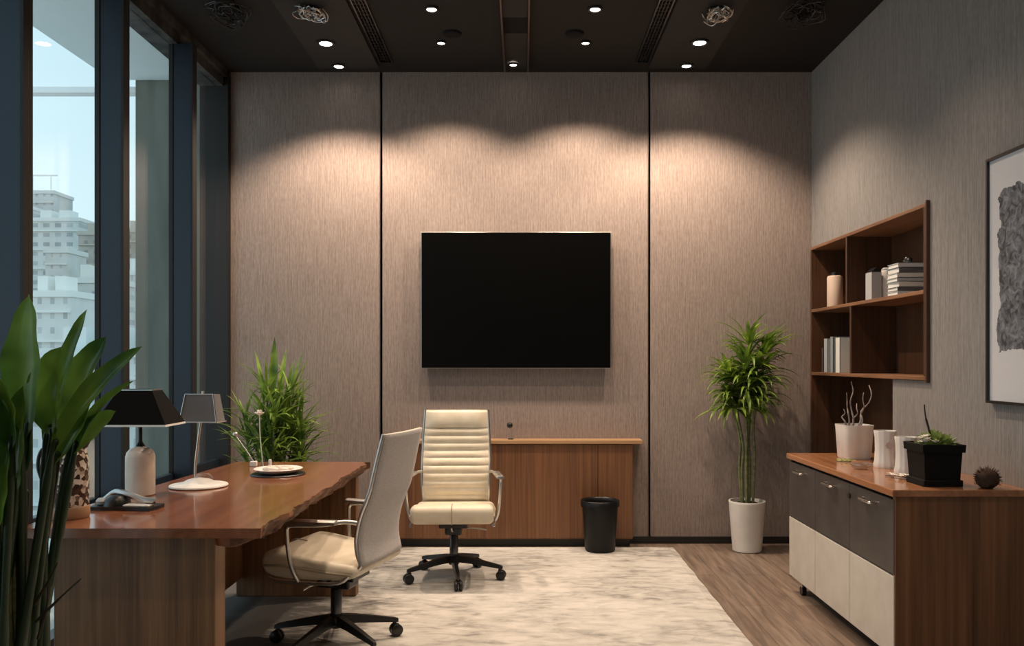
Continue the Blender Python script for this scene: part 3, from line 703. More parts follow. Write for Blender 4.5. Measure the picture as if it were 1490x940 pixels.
def make_chair(label, rot_base):
    global SGN
    t = thing('office_chair', label, 'chair', (0,0,0), 0, 'cream high back office chairs')
    # base
    bm = NB(); lathe(bm, [(0,.085),(.030,.085),(.036,.10),(.036,.135),(.026,.150),(0,.150)], seg=24)
    obj('hub', bm, 'black', t, smooth=40)
    for k in range(5):
        a = rot_base+k*2*PI/5; c, s = math.cos(a), math.sin(a); nx_, ny_ = -s, c
        bm = NB(); secs = []
        for (r, w, z0, z1) in ((.025,.022,.10,.142),(.10,.019,.094,.130),(.20,.016,.080,.108),(.285,.013,.068,.088),(.30,.009,.066,.082)):
            secs.append([bm.verts.new((r*c+nx_*q*w, r*s+ny_*q*w, z)) for q, z in ((-1,z0),(1,z0),(.7,z1),(-.7,z1))])
        for A, B in zip(secs, secs[1:]):
            for i in range(4): bm.faces.new((A[i], A[(i+1)%4], B[(i+1)%4], B[i]))
        bm.faces.new(secs[0]); bm.faces.new(secs[-1])
        obj('base_leg', bm, 'black', t, smooth=50)
        bm = NB(); tube(bm, [(.285*c,.285*s,.045),(.285*c,.285*s,.072)], .008, 10)
        bx_ = NB(); 
        cz = obj('caster', tube(bm, smooth_path([(.285*c,.285*s,.050),(.285*c+.006*c,.285*s+.006*s,.060)],2), .016, 12), 'black', t, smooth=40)
        for sd in (-1, 1):
            wb2 = NB(); ctr = Vector((.290*c+nx_*sd*.014, .290*s+ny_*sd*.014, .029)); d = Vector((nx_, ny_, 0))*.010
            tube(wb2, [ctr-d, ctr-d*.6, ctr+d*.6, ctr+d], [.024,.029,.029,.024], 20)
            obj('wheel', wb2, 'black', cz, smooth=40)
    obj('gas_column', lathe(NB(), [(0,.14),(.026,.14),(.026,.26),(.022,.265),(.0145,.27),(.0145,.30),(0,.30)], seg=20), 'gunmetal', t, smooth=40)
    bm = NB(); bx(bm, -.085,.085,-.10,.13,.318,.352,.006); bx(bm, -.05,.05,-.075,.09,.272,.322,.01)
    obj('tilt_mechanism', bm, 'black', t)
    bm = NB(); tube(bm, [(.04,-.02,.312),(.16,-.05,.308),(.20,-.055,.302)], .005, 8); tube(bm, [(0,-.09,.30),(0,-.20,.325),(0,-.245,.345)], .005, 8)
    obj('lever', bm, 'satin', t, smooth=60)
    # seat
    prof = [(-.220,.365),(-.240,.385),(-.250,.420),(-.243,.455),(-.220,.477),(-.15,.474),(-.05,.456),(.08,.440),(.17,.434),(.215,.430),(.232,.41),(.218,.378),(.16,.362),(0,.355),(-.15,.354)]
    SGN = -1
    s = obj('seat', rounded_profile_sweep(NB(), prof, .245, .035), 'leather', t, smooth=60); s.modifiers.new('s', 'SUBSURF').render_levels = 2
    bm = NB()
    for sx in (-1, 1):
        tube(bm, smooth_path([(sx*.243,-.225,.41),(sx*.247,-.10,.415),(sx*.247,.08,.40),(sx*.243,.20,.395)]), .006, 8)
    bm.free()
    for sx in (-1, 1): obj('piping', tube(NB(), smooth_path([(sx*.243,-.225,.41),(sx*.247,-.10,.415),(sx*.247,.08,.40),(sx*.243,.20,.395)]), .006, 8), 'leather_dark', s, smooth=60)
    obj('seat_seam', tube(NB(), smooth_path([(0,-.222,.364),(0,-.252,.42),(0,-.222,.478),(0,-.15,.475)]), .0025, 6), 'leather_dark', s, smooth=60)
    # backrest: side line
    def back_y(v):                        # v 0..1 from bottom to top
        return .222-.026*math.sin(min(v,.55)/.55*PI)+.125*max(0,v-.12)**1.15
    z0, z1 = .425, 1.0; NV = 110; NU = 14
    def ribs(v):
        if v > .80: return .020+.014*math.sin(min(1,(v-.80)/.20)*PI)**.6
        if v < .035: return .012*v/.035
        q = v/.80*10; return .012+.013*abs(math.sin(q*PI))**.55
    bm = NB(); fr = []; bk = []
    for j in range(NV+1):
        v = j/NV; w = .200+.012*math.sin(v*PI)-.004*v; rf = []; rb = []
        for i in range(NU+1):
            u = -1+2*i/NU; ed = (1-abs(u)**6)
            y = back_y(v); z = z0+(z1-z0)*v
            bow = .018*(1-u*u)
            endt = 1 if .01 < v < .99 else .3
            rf.append(bm.verts.new((u*w, y+bow-ribs(v)*ed*endt-.002, z)))
            rb.append(bm.verts.new((u*w, y+bow+.010, z)))
        fr.append(rf); bk.append(rb)
    for j in range(NV):
        for i in range(NU):
            bm.faces.new((fr[j][i], fr[j][i+1], fr[j+1][i+1], fr[j+1][i]))
            bm.faces.new((bk[j][i], bk[j+1][i], bk[j+1][i+1], bk[j][i+1]))
        bm.faces.new((fr[j][0], fr[j+1][0], bk[j+1][0], bk[j][0])); bm.faces.new((fr[j][NU], bk[j][NU], bk[j+1][NU], fr[j+1][NU]))
    for i in range(NU):
        bm.faces.new((fr[0][i], bk[0][i], bk[0][i+1], fr[0][i+1])); bm.faces.new((fr[NV][i], fr[NV][i+1], bk[NV][i+1], bk[NV][i]))
    b_ = obj('backrest', bm, 'leather', t, smooth=60)
    # head roll at the top
    prof = [(-.026+.0,.87),(-.034,.90),(-.036,.95),(-.030,.985),(-.012,1.004),(.008,1.004),(.016,.99),(.016,.87)]
    off = back_y(.93)+.008
    SGN = -1
    # rear shell
    bm = NB(); A_ = []
    for j in range(31):
        v = j/30; w = .203+.010*math.sin(v*PI)-.004*v
        A_.append([bm.verts.new((-w+2*w*i/10, back_y(v)+.018*(1-(-1+2*i/10)**2)+.012, z0+(z1-z0)*v)) for i in range(11)])
    for j in range(30):
        for i in range(10): bm.faces.new((A_[j][i], A_[j][i+1], A_[j+1][i+1], A_[j+1][i]))
    rs = obj('rear_shell', bm, 'mesh_grey', t, smooth=60, label='grey cloth rear of the backrest'); sd = rs.modifiers.new('s','SOLIDIFY'); sd.thickness = .004; sd.offset = 1
    SGN = 1
    # side frames: top of back down round to the seat front
    for sx in (-1, 1):
        pts = [(sx*(.206+.010*math.sin(v*PI)-.004*v), back_y(v)+.004, z0+(z1-z0)*v) for v in [1-k/12 for k in range(13)]]
        pts += [(sx*.228,.190,.395),(sx*.242,.14,.358),(sx*.247,.0,.349),(sx*.247,-.15,.349),(sx*.240,-.205,.358)]
        obj('side_frame', tube(NB(), smooth_path(pts, 3), .0085, 8), 'satin', t, smooth=60)
    obj('cross_bar', tube(NB(), smooth_path([(-.240,.10,.348),(-.10,.06,.338),(.10,.06,.338),(.240,.10,.348)]), .010, 8), 'gunmetal', t, smooth=60)
    # armrests
    for sx in (-1, 1):
        yb_ = back_y(.36)
        pts = [(sx*.212, yb_, .615),(sx*.235, yb_-.06,.622),(sx*.272,.08,.612),(sx*.285,-.055,.606),(sx*.286,-.080,.596),(sx*.284,-.085,.57),(sx*.276,-.078,.46),(sx*.264,-.06,.39),(sx*.246,-.05,.352)]
        fr_ = obj('arm_frame', tube(NB(), smooth_path(pts, 4), .0095, 8), 'satin', t, smooth=60)
        bm = NB(); secs = []
        for y in (-.10,-.095,-.04,.06,.14,.145):
            xx = sx*(.285-(y+.1)*.12); e2 = .008 if y in (-.10,.145) else 0
            secs.append([bm.verts.new((xx+q*(.022-e2), y, z)) for q, z in ((-1,.613),(1,.613),(1.0,.624-e2*.5),(.6,.631-e2),(-.6,.631-e2),(-1.0,.624-e2*.5))])
        for A, B in zip(secs, secs[1:]):
            for i in range(6): bm.faces.new((A[i], A[(i+1)%6], B[(i+1)%6], B[i]))
        bm.faces.new(secs[0]); bm.faces.new(secs[-1])
        obj('arm_pad', bm, 'satin', t, smooth=40)
    return t
ch = make_chair('cream ribbed high back office chair facing the camera before the credenza', R(-82))
c2 = copy_tree(ch)
ch.location = (-.415, 5.08, FL); ch.rotation_euler.z = R(1.5)
c2.location = (-.862, 3.88, FL); c2.rotation_euler.z = R(-106)
c2['label'] = 'cream office chair seen from behind, grey back, drawn up to the desk'

# ------------------------------------------------------------------ corner plant (left)
t = thing('potted_palm', 'bushy green leafy plant in the corner behind the desk', 'plant', (P(404,0,5.62).x, 5.62, FL))
obj('pot', lathe(NB(), [(0,.0),(.12,.0),(.13,.01),(.165,.34),(.170,.36),(.155,.36),(.145,.30),(0,.30)], seg=40), 'white_matt', t, smooth=40)
obj('soil', lathe(NB(), [(0,.335),(.148,.33),(.13,.302),(0,.302)], seg=32), 'soil', t)
rnd = random.Random(21); bm = NB(); st = NB()
for k in range(22):
    a = rnd.uniform(0,2*PI); rr_ = rnd.uniform(.03,.13); zt_ = rnd.uniform(.62,1.12)
    top = Vector((rr_*1.9*math.cos(a), rr_*1.2*math.sin(a), zt_))
    tube(st, smooth_path([(rr_*.5*math.cos(a), rr_*.5*math.sin(a), .32), (rr_*math.cos(a), rr_*math.sin(a), .32+(zt_-.32)*.5), top],3), .006, 6)
    nl = 26
    for j in range(nl):
        az = rnd.uniform(0,2*PI); back = math.sin(az)
        L = rnd.uniform(.18,.34)*(0.8 if back > .5 else 1)
        el = rnd.uniform(.15,1.45)
        leaf(bm, top+Vector((0,0,rnd.uniform(-.26,.06))), az, el, L, rnd.uniform(.014,.026), rnd.uniform(.2,1.2), 7, .22, .35)
for k in range(7):       # the tall upright blades
    a = rnd.uniform(-1,1)
    leaf(bm, (a*.12, rnd.uniform(-.06,.06), 1.0), PI/2-a*1.5, rnd.uniform(1.25,1.5), rnd.uniform(.34,.44), .045, .15, 7, .2, .45)
leaf(bm, (-.01,-.05,1.05), PI/2, 1.54, .43, .055, .02, 8, .2, .5)
def keep_off(bm, ymax):
    for v in bm.verts:
        if v.co.y > ymax: v.co.y = ymax-.15*(v.co.y-ymax)
keep_off(bm, DY-.03-5.62); keep_off(st, DY-.03-5.62)
obj('stem', st, 'stem', t, smooth=60)
obj('foliage', bm, 'leaf_corner', t, smooth=60)

# ------------------------------------------------------------------ right dracaena
t = thing('potted_dracaena', 'tall thin stemmed dracaena in a white tapered pot by right wall', 'plant', (P(1087,0,5.86).x, 5.86, .0))
obj('pot', lathe(NB(), [(0,0),(.092,0),(.100,.008),(.125,.335),(.128,.345),(.126,.352),(.116,.352),(.108,.30),(0,.30)], seg=44), 'white', t, smooth=40)
obj('saucer_base', lathe(NB(), [(0,0),(.094,0),(.094,.006),(0,.006)], seg=32), 'black', t)
obj('soil', lathe(NB(), [(0,.34),(.06,.342),(.112,.325),(.109,.302),(0,.302)], seg=32), 'soil', t)
rnd = random.Random(33); bm = NB()
stems = [(-.03,0,.98,-.04),(.02,.015,1.12,.02),(.035,-.02,1.30,.08),(-.01,-.03,1.22,-.02),(.01,.03,1.38,.01),(-.035,.02,1.10,-.09)]
for (x, y, zt_, dx) in stems:
    pts = [(x, y, .33),(x+dx*.15, y, .33+(zt_-.33)*.35),(x*.4+dx*.35, y, .33+(zt_-.33)*.6),(x+dx, y, zt_)]
    obj('stem', tube(NB(), smooth_path(pts, 4), .0095, 8), 'stem', t, smooth=60)
    for lv in range(3):
        zz = max(zt_, 1.12)+.06-lv*.09; nl = 20
        for j in range(nl):
            az = rnd.uniform(0,2*PI); L = rnd.uniform(.20,.33)*(.75 if math.sin(az) > .45 else 1)
            el = rnd.uniform(.2,1.35)-lv*.18
            leaf(bm, (x+dx*(1-lv*.1), y, zz), az, el, L, rnd.uniform(.022,.034), rnd.uniform(.9,2.0), 8, .22, .35)
for j in range(34):      # hanging skirt
    az = rnd.uniform(0,2*PI); leaf(bm, (rnd.uniform(-.05,.06), rnd.uniform(-.03,.03), rnd.uniform(.98,1.14)), az, rnd.uniform(.3,.9), rnd.uniform(.24,.32), .026, rnd.uniform(2.0,2.9), 8, .22, .35)
for j in range(9):
    leaf(bm, (.08+rnd.uniform(-.03,.03), 0, 1.36), rnd.uniform(-1.2,.5), rnd.uniform(.55,1.0), rnd.uniform(.28,.36), .032, .5, 8, .2, .4)
keep_off(bm, DY-.03-5.86)
obj('foliage', bm, 'leaf_right', t, smooth=60)

# ------------------------------------------------------------------ big foreground plant
t = thing('potted_bird_of_paradise', 'large dark green broad leaved plant at the left edge foreground', 'plant', (-1.37, 2.25, FL))
obj('pot', lathe(NB(), [(0,.0),(.15,.0),(.16,.01),(.19,.36),(.195,.38),(.18,.38),(.17,.33),(0,.33)], seg=40), 'grey_pale', t, smooth=40)
obj('soil', lathe(NB(), [(0,.36),(.172,.35),(.16,.332),(0,.332)], seg=32), 'soil', t)
def at(px, py, Y=2.25): q = P(px, py, Y); return Vector((q.x+1.37, q.y-2.25, q.z-FL))
def big_leaf(base, mid, tip, w, fold=.22, segs=14, wv=.03):
    """broad blade along a bezier, with midrib dip"""
    b_, m_, t_ = Vector(base), Vector(mid), Vector(tip)
    bm = NB(); prev = None
    for i in range(segs+1):
        u = i/segs; p = b_*(1-u)**2+m_*2*u*(1-u)+t_*u*u
        d = ((m_-b_)*2*(1-u)+(t_-m_)*2*u).normalized()
        view = Vector((-.35,-1,.15)).normalized()
        side = d.cross(view).normalized(); nrm = side.cross(d).normalized()
        prof = max(0, math.sin(PI*u**.85))**.75
        hw = w*.5*prof+.001
        row = []
        for q in (-1,-.55,0,.55,1):
            row.append(bm.verts.new(p+side*hw*q+nrm*(abs(q)**1.3*hw*fold*2+wv*w*math.sin(i*1.3+q*2)*abs(q))))
        if prev:
            for a in range(4): bm.faces.new((prev[a], prev[a+1], row[a+1], row[a]))
        prev = row
    return bm
#      base px,py,dY    mid px,py,dY      tip px,py,dY    width
BL = [((16,650,0),(2,520,-.1),(-16,425,-.2),.11), ((38,640,0),(46,520,.0),(36,428,.02),.085), ((50,660,.05),(62,530,.1),(93,446,.12),.040),
      ((56,650,.1),(78,550,.12),(118,488,.14),.070), ((60,640,.05),(72,560,.0),(95,505,-.02),.080), ((14,670,-.1),(-20,560,-.2),(-60,470,-.3),.10),
      ((45,640,-.05),(30,560,-.12),(26,520,-.2),.085), ((74,665,0),(112,560,.05),(183,503,.10),.042), ((78,670,.1),(100,590,.1),(164,556,.12),.018),
      ((50,650,-.1),(56,570,-.12),(50,545,-.16),.060), ((62,680,.05),(92,620,.1),(100,566,.12),.045), ((70,670,.1),(108,620,.12),(142,602,.1),.04),
      ((4,720,-.1),(-30,600,-.1),(-50,540,-.1),.09), ((16,720,-.12),(8,660,-.2),(-4,600,-.22),.075), ((40,710,-.05),(56,640,-.1),(66,560,-.1),.06),
      ((34,700,0),(18,600,.05),(4,500,.1),.09), ((22,735,.05),(12,690,.0),(10,640,0),.045), ((30,760,-.1),(44,700,-.12),(52,640,-.12),.045), ((2,780,-.1),(-2,700,-.12),(16,640,-.12),.05)]
for i, (b0, m0, t0_, w) in enumerate(BL):
    b0 = at(b0[0], b0[1])+Vector((0,b0[2],0)); m0 = at(m0[0], m0[1])+Vector((0,m0[2],0)); t0_ = at(t0_[0], t0_[1])+Vector((0,t0_[2],0))
    lf = obj('leaf', big_leaf(b0, m0, t0_, w*1.6), 'leaf_big', t, smooth=60)
    root = Vector((b0.x*.45-.02+random.Random(i).uniform(-.05,.05), b0.y*.3+random.Random(i+50).uniform(-.05,.05), .34))
    obj('stalk', tube(NB(), smooth_path([root, (root+b0)/2+Vector((b0.x*.10-.01,0,-.02)), b0, b0*.8+m0*.2], 5), [.016]*5+[.012]*5+[.008]*6, 8), mat('dark_stalk', (.02,.04,.015), .4) if i == 0 else bpy.data.materials['dark_stalk'], t, smooth=60)
for i, (bp0, tp) in enumerate([((52,905),(118,842)), ((50,880),(84,818)), ((55,930),(70,850))]):
    a = at(*bp0); b = at(*tp); obj('shoot', tube(NB(), smooth_path([a, (a+b)/2+Vector((.01,0,.012)), b], 4), [.004]*4+[.0025]*4+[.001], 6), 'twig_dark', t, smooth=60)
st = NB(); rnd = random.Random(77)
for k in range(12):
    x = rnd.uniform(-.10,.03); y = rnd.uniform(-.08,.08)
    obj('stalk', tube(NB(), smooth_path([(x*.8,y*.8,.34),(x*1.1,y,.65),(x*1.2,y*1.1,1.0+rnd.uniform(-.05,.1))],4), [.013]*4+[.010]*4+[.006], 8), 'stem', t, smooth=60)

# ------------------------------------------------------------------ wall shelf in the recess
t = thing('wall_shelf', 'walnut cubby shelf set in the right wall above the cabinet', 'shelf', (XR, 0, 0))
x0, x1 = -.020, .27; T = .022
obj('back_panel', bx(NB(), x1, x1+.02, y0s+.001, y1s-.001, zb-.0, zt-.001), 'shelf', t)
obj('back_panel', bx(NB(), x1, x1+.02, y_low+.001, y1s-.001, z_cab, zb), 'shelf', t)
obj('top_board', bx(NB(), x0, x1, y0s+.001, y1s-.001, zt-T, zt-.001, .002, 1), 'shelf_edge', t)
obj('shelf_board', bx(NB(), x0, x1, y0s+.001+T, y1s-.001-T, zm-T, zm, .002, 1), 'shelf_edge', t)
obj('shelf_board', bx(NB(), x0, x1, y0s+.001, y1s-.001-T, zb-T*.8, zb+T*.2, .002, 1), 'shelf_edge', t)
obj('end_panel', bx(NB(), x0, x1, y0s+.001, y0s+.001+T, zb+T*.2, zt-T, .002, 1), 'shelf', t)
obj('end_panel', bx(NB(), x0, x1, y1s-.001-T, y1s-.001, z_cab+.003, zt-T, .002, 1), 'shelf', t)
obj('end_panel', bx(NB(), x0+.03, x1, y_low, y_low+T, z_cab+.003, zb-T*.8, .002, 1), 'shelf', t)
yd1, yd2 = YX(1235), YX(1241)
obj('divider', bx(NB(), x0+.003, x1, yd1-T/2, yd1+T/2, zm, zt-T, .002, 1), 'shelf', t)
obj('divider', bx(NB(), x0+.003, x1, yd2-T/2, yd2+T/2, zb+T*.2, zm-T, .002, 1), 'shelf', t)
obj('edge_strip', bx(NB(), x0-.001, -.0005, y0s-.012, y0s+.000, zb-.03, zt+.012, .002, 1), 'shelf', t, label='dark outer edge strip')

# ---- shelf contents
def spot(px, Xw): return Xw*F/(px-VX)
def canister(px, Xw, z, r, h, m, lab, lid='gunmetal', nm='canister', cat='canister'):
    t = thing(nm, lab, cat, (Xw, spot(px, Xw), z))
    obj('body', lathe(NB(), [(0,0),(r*.94,0),(r,.006),(r,h*.84),(r*.92,h*.89),(r*.6,h*.91),(0,h*.91)], seg=32), m, t, smooth=40)
    obj('lid', lathe(NB(), [(0,h*.90),(r*.62,h*.90),(r*.66,h*.95),(r*.45,h),(0,h)], seg=24), lid, t, smooth=40)
    return t
canister(1215, XR+.10, zm, .054, .255, 'peach', 'peach white canister with dark lid in the upper left cubby')
t = thing('card_box', 'grey white narrow box beside the pale jar in upper right cubby', 'box', (XR+.045, spot(1271, XR+.045), zm))
bm = NB(); prism(bm, [(-.03,-.045),(.03,-.045),(.03,.045),(-.03,.045)], 0, .17); obj('body', bm, 'grey_pale', t)
bm = NB(); a=[bm.verts.new(v) for v in ((-.03,-.045,.17),(.03,-.045,.17),(.03,.045,.17),(-.03,.045,.17),(0,-.045,.20),(0,.045,.20))]
for f in ((0,1,4),(1,2,5,4),(2,3,5),(3,0,4,5)): bm.faces.new([a[i] for i in f])
obj('gable_top', bm, 'gunmetal', t)
canister(1290, XR+.125, zm, .046, .20, 'white_matt', 'pale grey white jar standing between narrow box and book stack', lid='grey_pale', nm='jar', cat='jar')
bk_y = spot(1320, XR+.10); rnd = random.Random(4)
hts = [.026,.022,.030,.022,.026,.03,.024]; zz = zm
bcols = [(.62,.66,.68),(.10,.10,.11),(.70,.70,.68),(.42,.45,.47),(.66,.66,.64),(.13,.13,.14),(.58,.60,.62)]
ords = ['lowest', 'second from the bottom', 'third from the bottom', 'middle', 'third from the top', 'second from the top', 'topmost']
cn = ['pale', 'black', 'white', 'grey', 'off white', 'dark', 'light grey']
def book(loc, L, Wd, H, col, lab, rz, group):
    t = thing('book', lab, 'book', loc, rz, group)
    cm = mat('book_cover', col, .5)
    bm = NB(); bx(bm, -L/2, L/2, -Wd/2, Wd/2, 0, .0025); bx(bm, -L/2, L/2, -Wd/2, Wd/2, H-.0025, H); bx(bm, -L/2, L/2, Wd/2-.0025, Wd/2, 0, H)
    obj('cover', bm, cm, t); obj('pages', bx(NB(), -L/2+.004, L/2-.004, -Wd/2+.004, Wd/2-.003, .0027, H-.0027), 'paper', t)
for i in range(7):
    book((XR+.115+rnd.uniform(-.004,.004), bk_y+rnd.uniform(-.004,.004), zz+.0003), .20, .145, hts[i], bcols[i],
         '%s book in the upright cubby stack, %s of the seven' % (cn[i], ords[i]), PI+R(rnd.uniform(-3,3)), 'stacked books in the upper right cubby')
    zz += hts[i]+.0006
t = thing('ornament', 'small black knobbly ornament on top of the stacked books', 'ornament', (XR+.10, bk_y, zz))
bm = NB()
for (dx,dy,dz,r_) in ((0,-.03,.018,.018),(.0,.02,.016,.016),(0,-.005,.026,.02)): bmesh.ops.create_icosphere(bm, subdivisions=2, radius=r_, matrix=Matrix.Translation((dx,dy,dz)))
obj('body', bm, 'black', t, smooth=60)
# middle-left cubby
ZB = zb+T*.2
for k, (px, col, h, wd, lab) in enumerate([(1212,(.10,.08,.07),.17,.012,'thin dark book standing leftmost in the middle left cubby'),
        (1217,(.40,.43,.46),.235,.030,'grey book standing in the middle left cubby'),
        (1226,(.26,.29,.32),.245,.024,'blue grey book standing in the middle left cubby'),
        (1235,(.72,.72,.68),.235,.034,'white book standing rightmost in the middle left cubby')]):
    Xw = XR+.085; y = spot(px, Xw)
    t = thing('book', lab, 'book', (Xw, y, ZB+.0005), 0, 'upright books in the middle left cubby')
    cm = mat('book_cover', col, .5); y1 = wd*2.2/2
    bm = NB(); bx(bm, -.075,.075,-y1,-y1+.003,0,h); bx(bm, -.075,.075,y1-.003,y1,0,h); bx(bm, -.075,-.072,-y1,y1,0,h)
    obj('cover', bm, cm, t); obj('pages', bx(NB(), -.0715,.071,-y1+.0032,y1-.0032,.002,h-.003), 'paper', t)

# ------------------------------------------------------------------ side cabinet
CX = 1.545; cy0 = 542; Yn = 1.545*F/541; Yf = 1.545*F/388; Z1 = EYE-190*Yn/F
Z1 = .795
t = thing('storage_cabinet', 'walnut cabinet with charcoal and beige doors against the right wall', 'cabinet', (0,0,0))
XW = XR-.014
obj('end_panel', bx(NB(), CX+.004, XW, Yn, Yn+.022, .085, Z1-.03, .002, 1), 'cab', t)
obj('end_panel', bx(NB(), CX+.004, XW, Yf-.022, Yf, .085, Z1-.03, .002, 1), 'cab', t)
obj('back_panel', bx(NB(), XW-.012, XW, Yn+.022, Yf-.022, .085, Z1-.03), 'cab', t)
obj('bottom_panel', bx(NB(), CX+.022, XW-.012, Yn+.022, Yf-.022, .085, .105), 'cab', t)
obj('carcass', bx(NB(), CX+.022, CX+.03, Yn+.022, Yf-.022, .105, Z1-.03), 'matt_black', t)
obj('top', bx(NB(), CX-.012, XR-.001, Yn-.012, Yf+.01, Z1-.03, Z1, .004), 'cab_top', t)
ycuts = [Yf, CX*F/(1186-VX), CX*F/(1236-VX), Yn]
ysp_z = .435
for i in range(3):
    a, b = ycuts[i+1]+.002+(.003 if i == 2 else 0), ycuts[i]-.002-(.003 if i == 0 else 0)
    d = obj('door', bx(NB(), CX, CX+.020, a, b, ysp_z+.004, Z1-.045, .002, 1), 'door_dark', t, label='charcoal upper door')
    ym = (a+b)/2; hz = Z1-.085
    bm = NB(); tube(bm, smooth_path([(CX, ym-.065, hz),(CX-.022, ym-.063, hz),(CX-.028, ym-.050, hz),(CX-.028, ym+.050, hz),(CX-.022, ym+.063, hz),(CX, ym+.065, hz)],3), .007, 8)
    obj('handle', bm, 'chrome', d, smooth=60)
    obj('door', bx(NB(), CX, CX+.020, a, b, .095, ysp_z-.004, .002, 1), 'door_light', t, label='beige lower door')
yk = CX*F/(1234-VX)-.02
bm = NB(); tube(bm, [(CX, yk, Z1-.10),(CX-.006, yk, Z1-.10)], .013, 14); obj('lock', bm, 'black', t, smooth=40)
for (x, y) in ((CX+.05, Yf-.10), (CX+.05, Yn+.10), (XW-.07, Yf-.10), (XW-.07, Yn+.10)):
    cz = obj('caster', bx(NB(), x-.014, x+.014, y-.012, y+.020, .045, .086, .004), 'chrome', t)
    w_ = NB(); tube(w_, [(x-.012, y+.004, .026),(x+.012, y+.004, .026)], .026, 20); obj('wheel', w_, 'black', cz, smooth=40)

# ---- on the cabinet
def pxX(px, Y): return (px-VX)*Y/F
Y = 4.60; X = pxX(1243, Y)
t = thing('planter_box', 'white squarish pleated planter holding bare pale twigs on the cabinet', 'planter', (X, Y, Z1), R(8))
def rsq(bm, prof, n=4, seg=40, pw=4.5, ruff=0):
    rings = []
    for r, h in prof:
        ring = []
        for i in range(seg):
            a = 2*PI*i/seg; k = (abs(math.cos(a))**pw+abs(math.sin(a))**pw)**(-1/pw)
            rr = r*k*(1+ruff*math.cos(10*a)); ring.append(bm.verts.new((rr*math.cos(a), rr*math.sin(a), h)))
        rings.append(ring)
    for A, B in zip(rings, rings[1:]):
        for i in range(seg): bm.faces.new((A[i], A[(i+1)%seg], B[(i+1)%seg], B[i]))
    bm.faces.new(rings[0][::-1]); bm.faces.new(rings[-1]); return bm
obj('pot', rsq(NB(), [(.068,0),(.073,.008),(.082,.17),(.084,.185),(.078,.185),(.073,.16)], ruff=.018), 'white', t, smooth=40)
obj('soil', rsq(NB(), [(.070,.155),(.072,.165)]), 'soil', t)
rnd = random.Random(6)
for k, (tx, tz, bxx) in enumerate([(-.055,.36,-.03),(-.02,.42,-.008),(.07,.36,.02),(.02,.30,0),(-.07,.27,-.035),(.10,.40,.025)]):
    pts = [(bxx, rnd.uniform(-.02,.02), .160)]
    for j in range(1,6):
        u = j/5; pts.append((bxx+(tx-bxx)*u+rnd.uniform(-.010,.010), rnd.uniform(-.02,.02), .16+(tz-.16)*u))
    obj('twig', tube(NB(), smooth_path(pts,3), [.0055-.0035*i/15 for i in range(16)], 7), 'twig', t, smooth=60)
def relief_jar(px, Y, r, h, lab, seed):
    t = thing('ceramic_pitcher', lab, 'pitcher', (pxX(px, Y), Y, Z1), 0, 'white ceramic pitchers on the cabinet')
    rnd = random.Random(seed)
    obj('body', lathe(NB(), [(0,0),(r*1.05,0),(r*1.12,.012),(r*1.0,.035),(r*.94,h*.5),(r*.96,h*.8),(r*1.06,h*.97),(r*1.04,h),(r*.97,h),(r*.88,h*.9),(r*.85,h*.3),(0,h*.28)], seg=48, rib=.03, nrib=12), 'white', t, smooth=50)
    obj('handle', tube(NB(), smooth_path([(r*.9,-.0,h*.88),(r*1.25,0,h*.82),(r*1.32,0,h*.55),(r*1.2,0,h*.30),(r*.92,0,h*.22)],4), .005, 8), 'white', t, smooth=60)
    bm = NB()
    for k in range(8): leaf(bm, (0,-r*.98,h*.62), k*PI/4, .0, .02, .014, 0, 4, .1, .5)
    bmesh.ops.rotate(bm, verts=bm.verts, cent=(0,-r*.98,h*.62), matrix=Matrix.Rotation(PI/2, 3, 'X'))
    obj('relief_flower', bm, mat('blush_relief', (.62,.50,.46), .5), t)
relief_jar(1288, 4.20, .050, .185, 'white fluted ceramic pitcher nearer the twig planter', 1)
relief_jar(1318, 3.97, .046, .175, 'white fluted ceramic pitcher nearer the black planter', 2)
# little blossoms lying before the jars
t = thing('blossom_sprig', 'small sprig of white blossoms lying between pitcher and black planter', 'flowers', (pxX(1311, 3.83), 3.83, Z1))
bm = NB(); rnd = random.Random(9)
for k in range(9):
    c = (rnd.uniform(-.045,.04), rnd.uniform(-.06,.05), .008)
    for j in range(5): leaf(bm, c, j*2*PI/5, .5, .020, .016, -.2, 3, .1, .6)
obj('blossoms', bm, 'petal', t, smooth=60); obj('stem', tube(NB(), smooth_path([(-.05,.05,.004),(0,0,.005),(.04,-.06,.004)]), .0025, 6), 'stem', t)
Y=4.2; t = thing('glass_dish', 'small clear glass dish near the front edge of cabinet top', 'dish', (pxX(1254, 4.12), 4.12, Z1))
obj('bowl', lathe(NB(), [(0,0),(.032,0),(.045,.010),(.052,.026),(.049,.026),(.041,.011),(0,.005)], seg=36), 'clear', t, smooth=50)
obj('rim', lathe(NB(), [(.049,.024),(.053,.024),(.053,.028),(.049,.028),(.049,.024)], seg=36), 'satin', t, smooth=50)
t = thing('leaf_sprig', 'small green sprig lying before the twig planter', 'leaf', (pxX(1228, 4.42), 4.42, Z1+.002))
bm = NB()
for k in range(6): leaf(bm, (.012*k-.03, 0, .002), 1.2*(-1)**k, .35, .045, .018, .5, 5, .2, .45)
obj('leaves', bm, 'leaf_succ', t, smooth=60); obj('stem', tube(NB(), [(-.04,0,.001),(.04,0,.002)], .002, 6), 'stem', t)

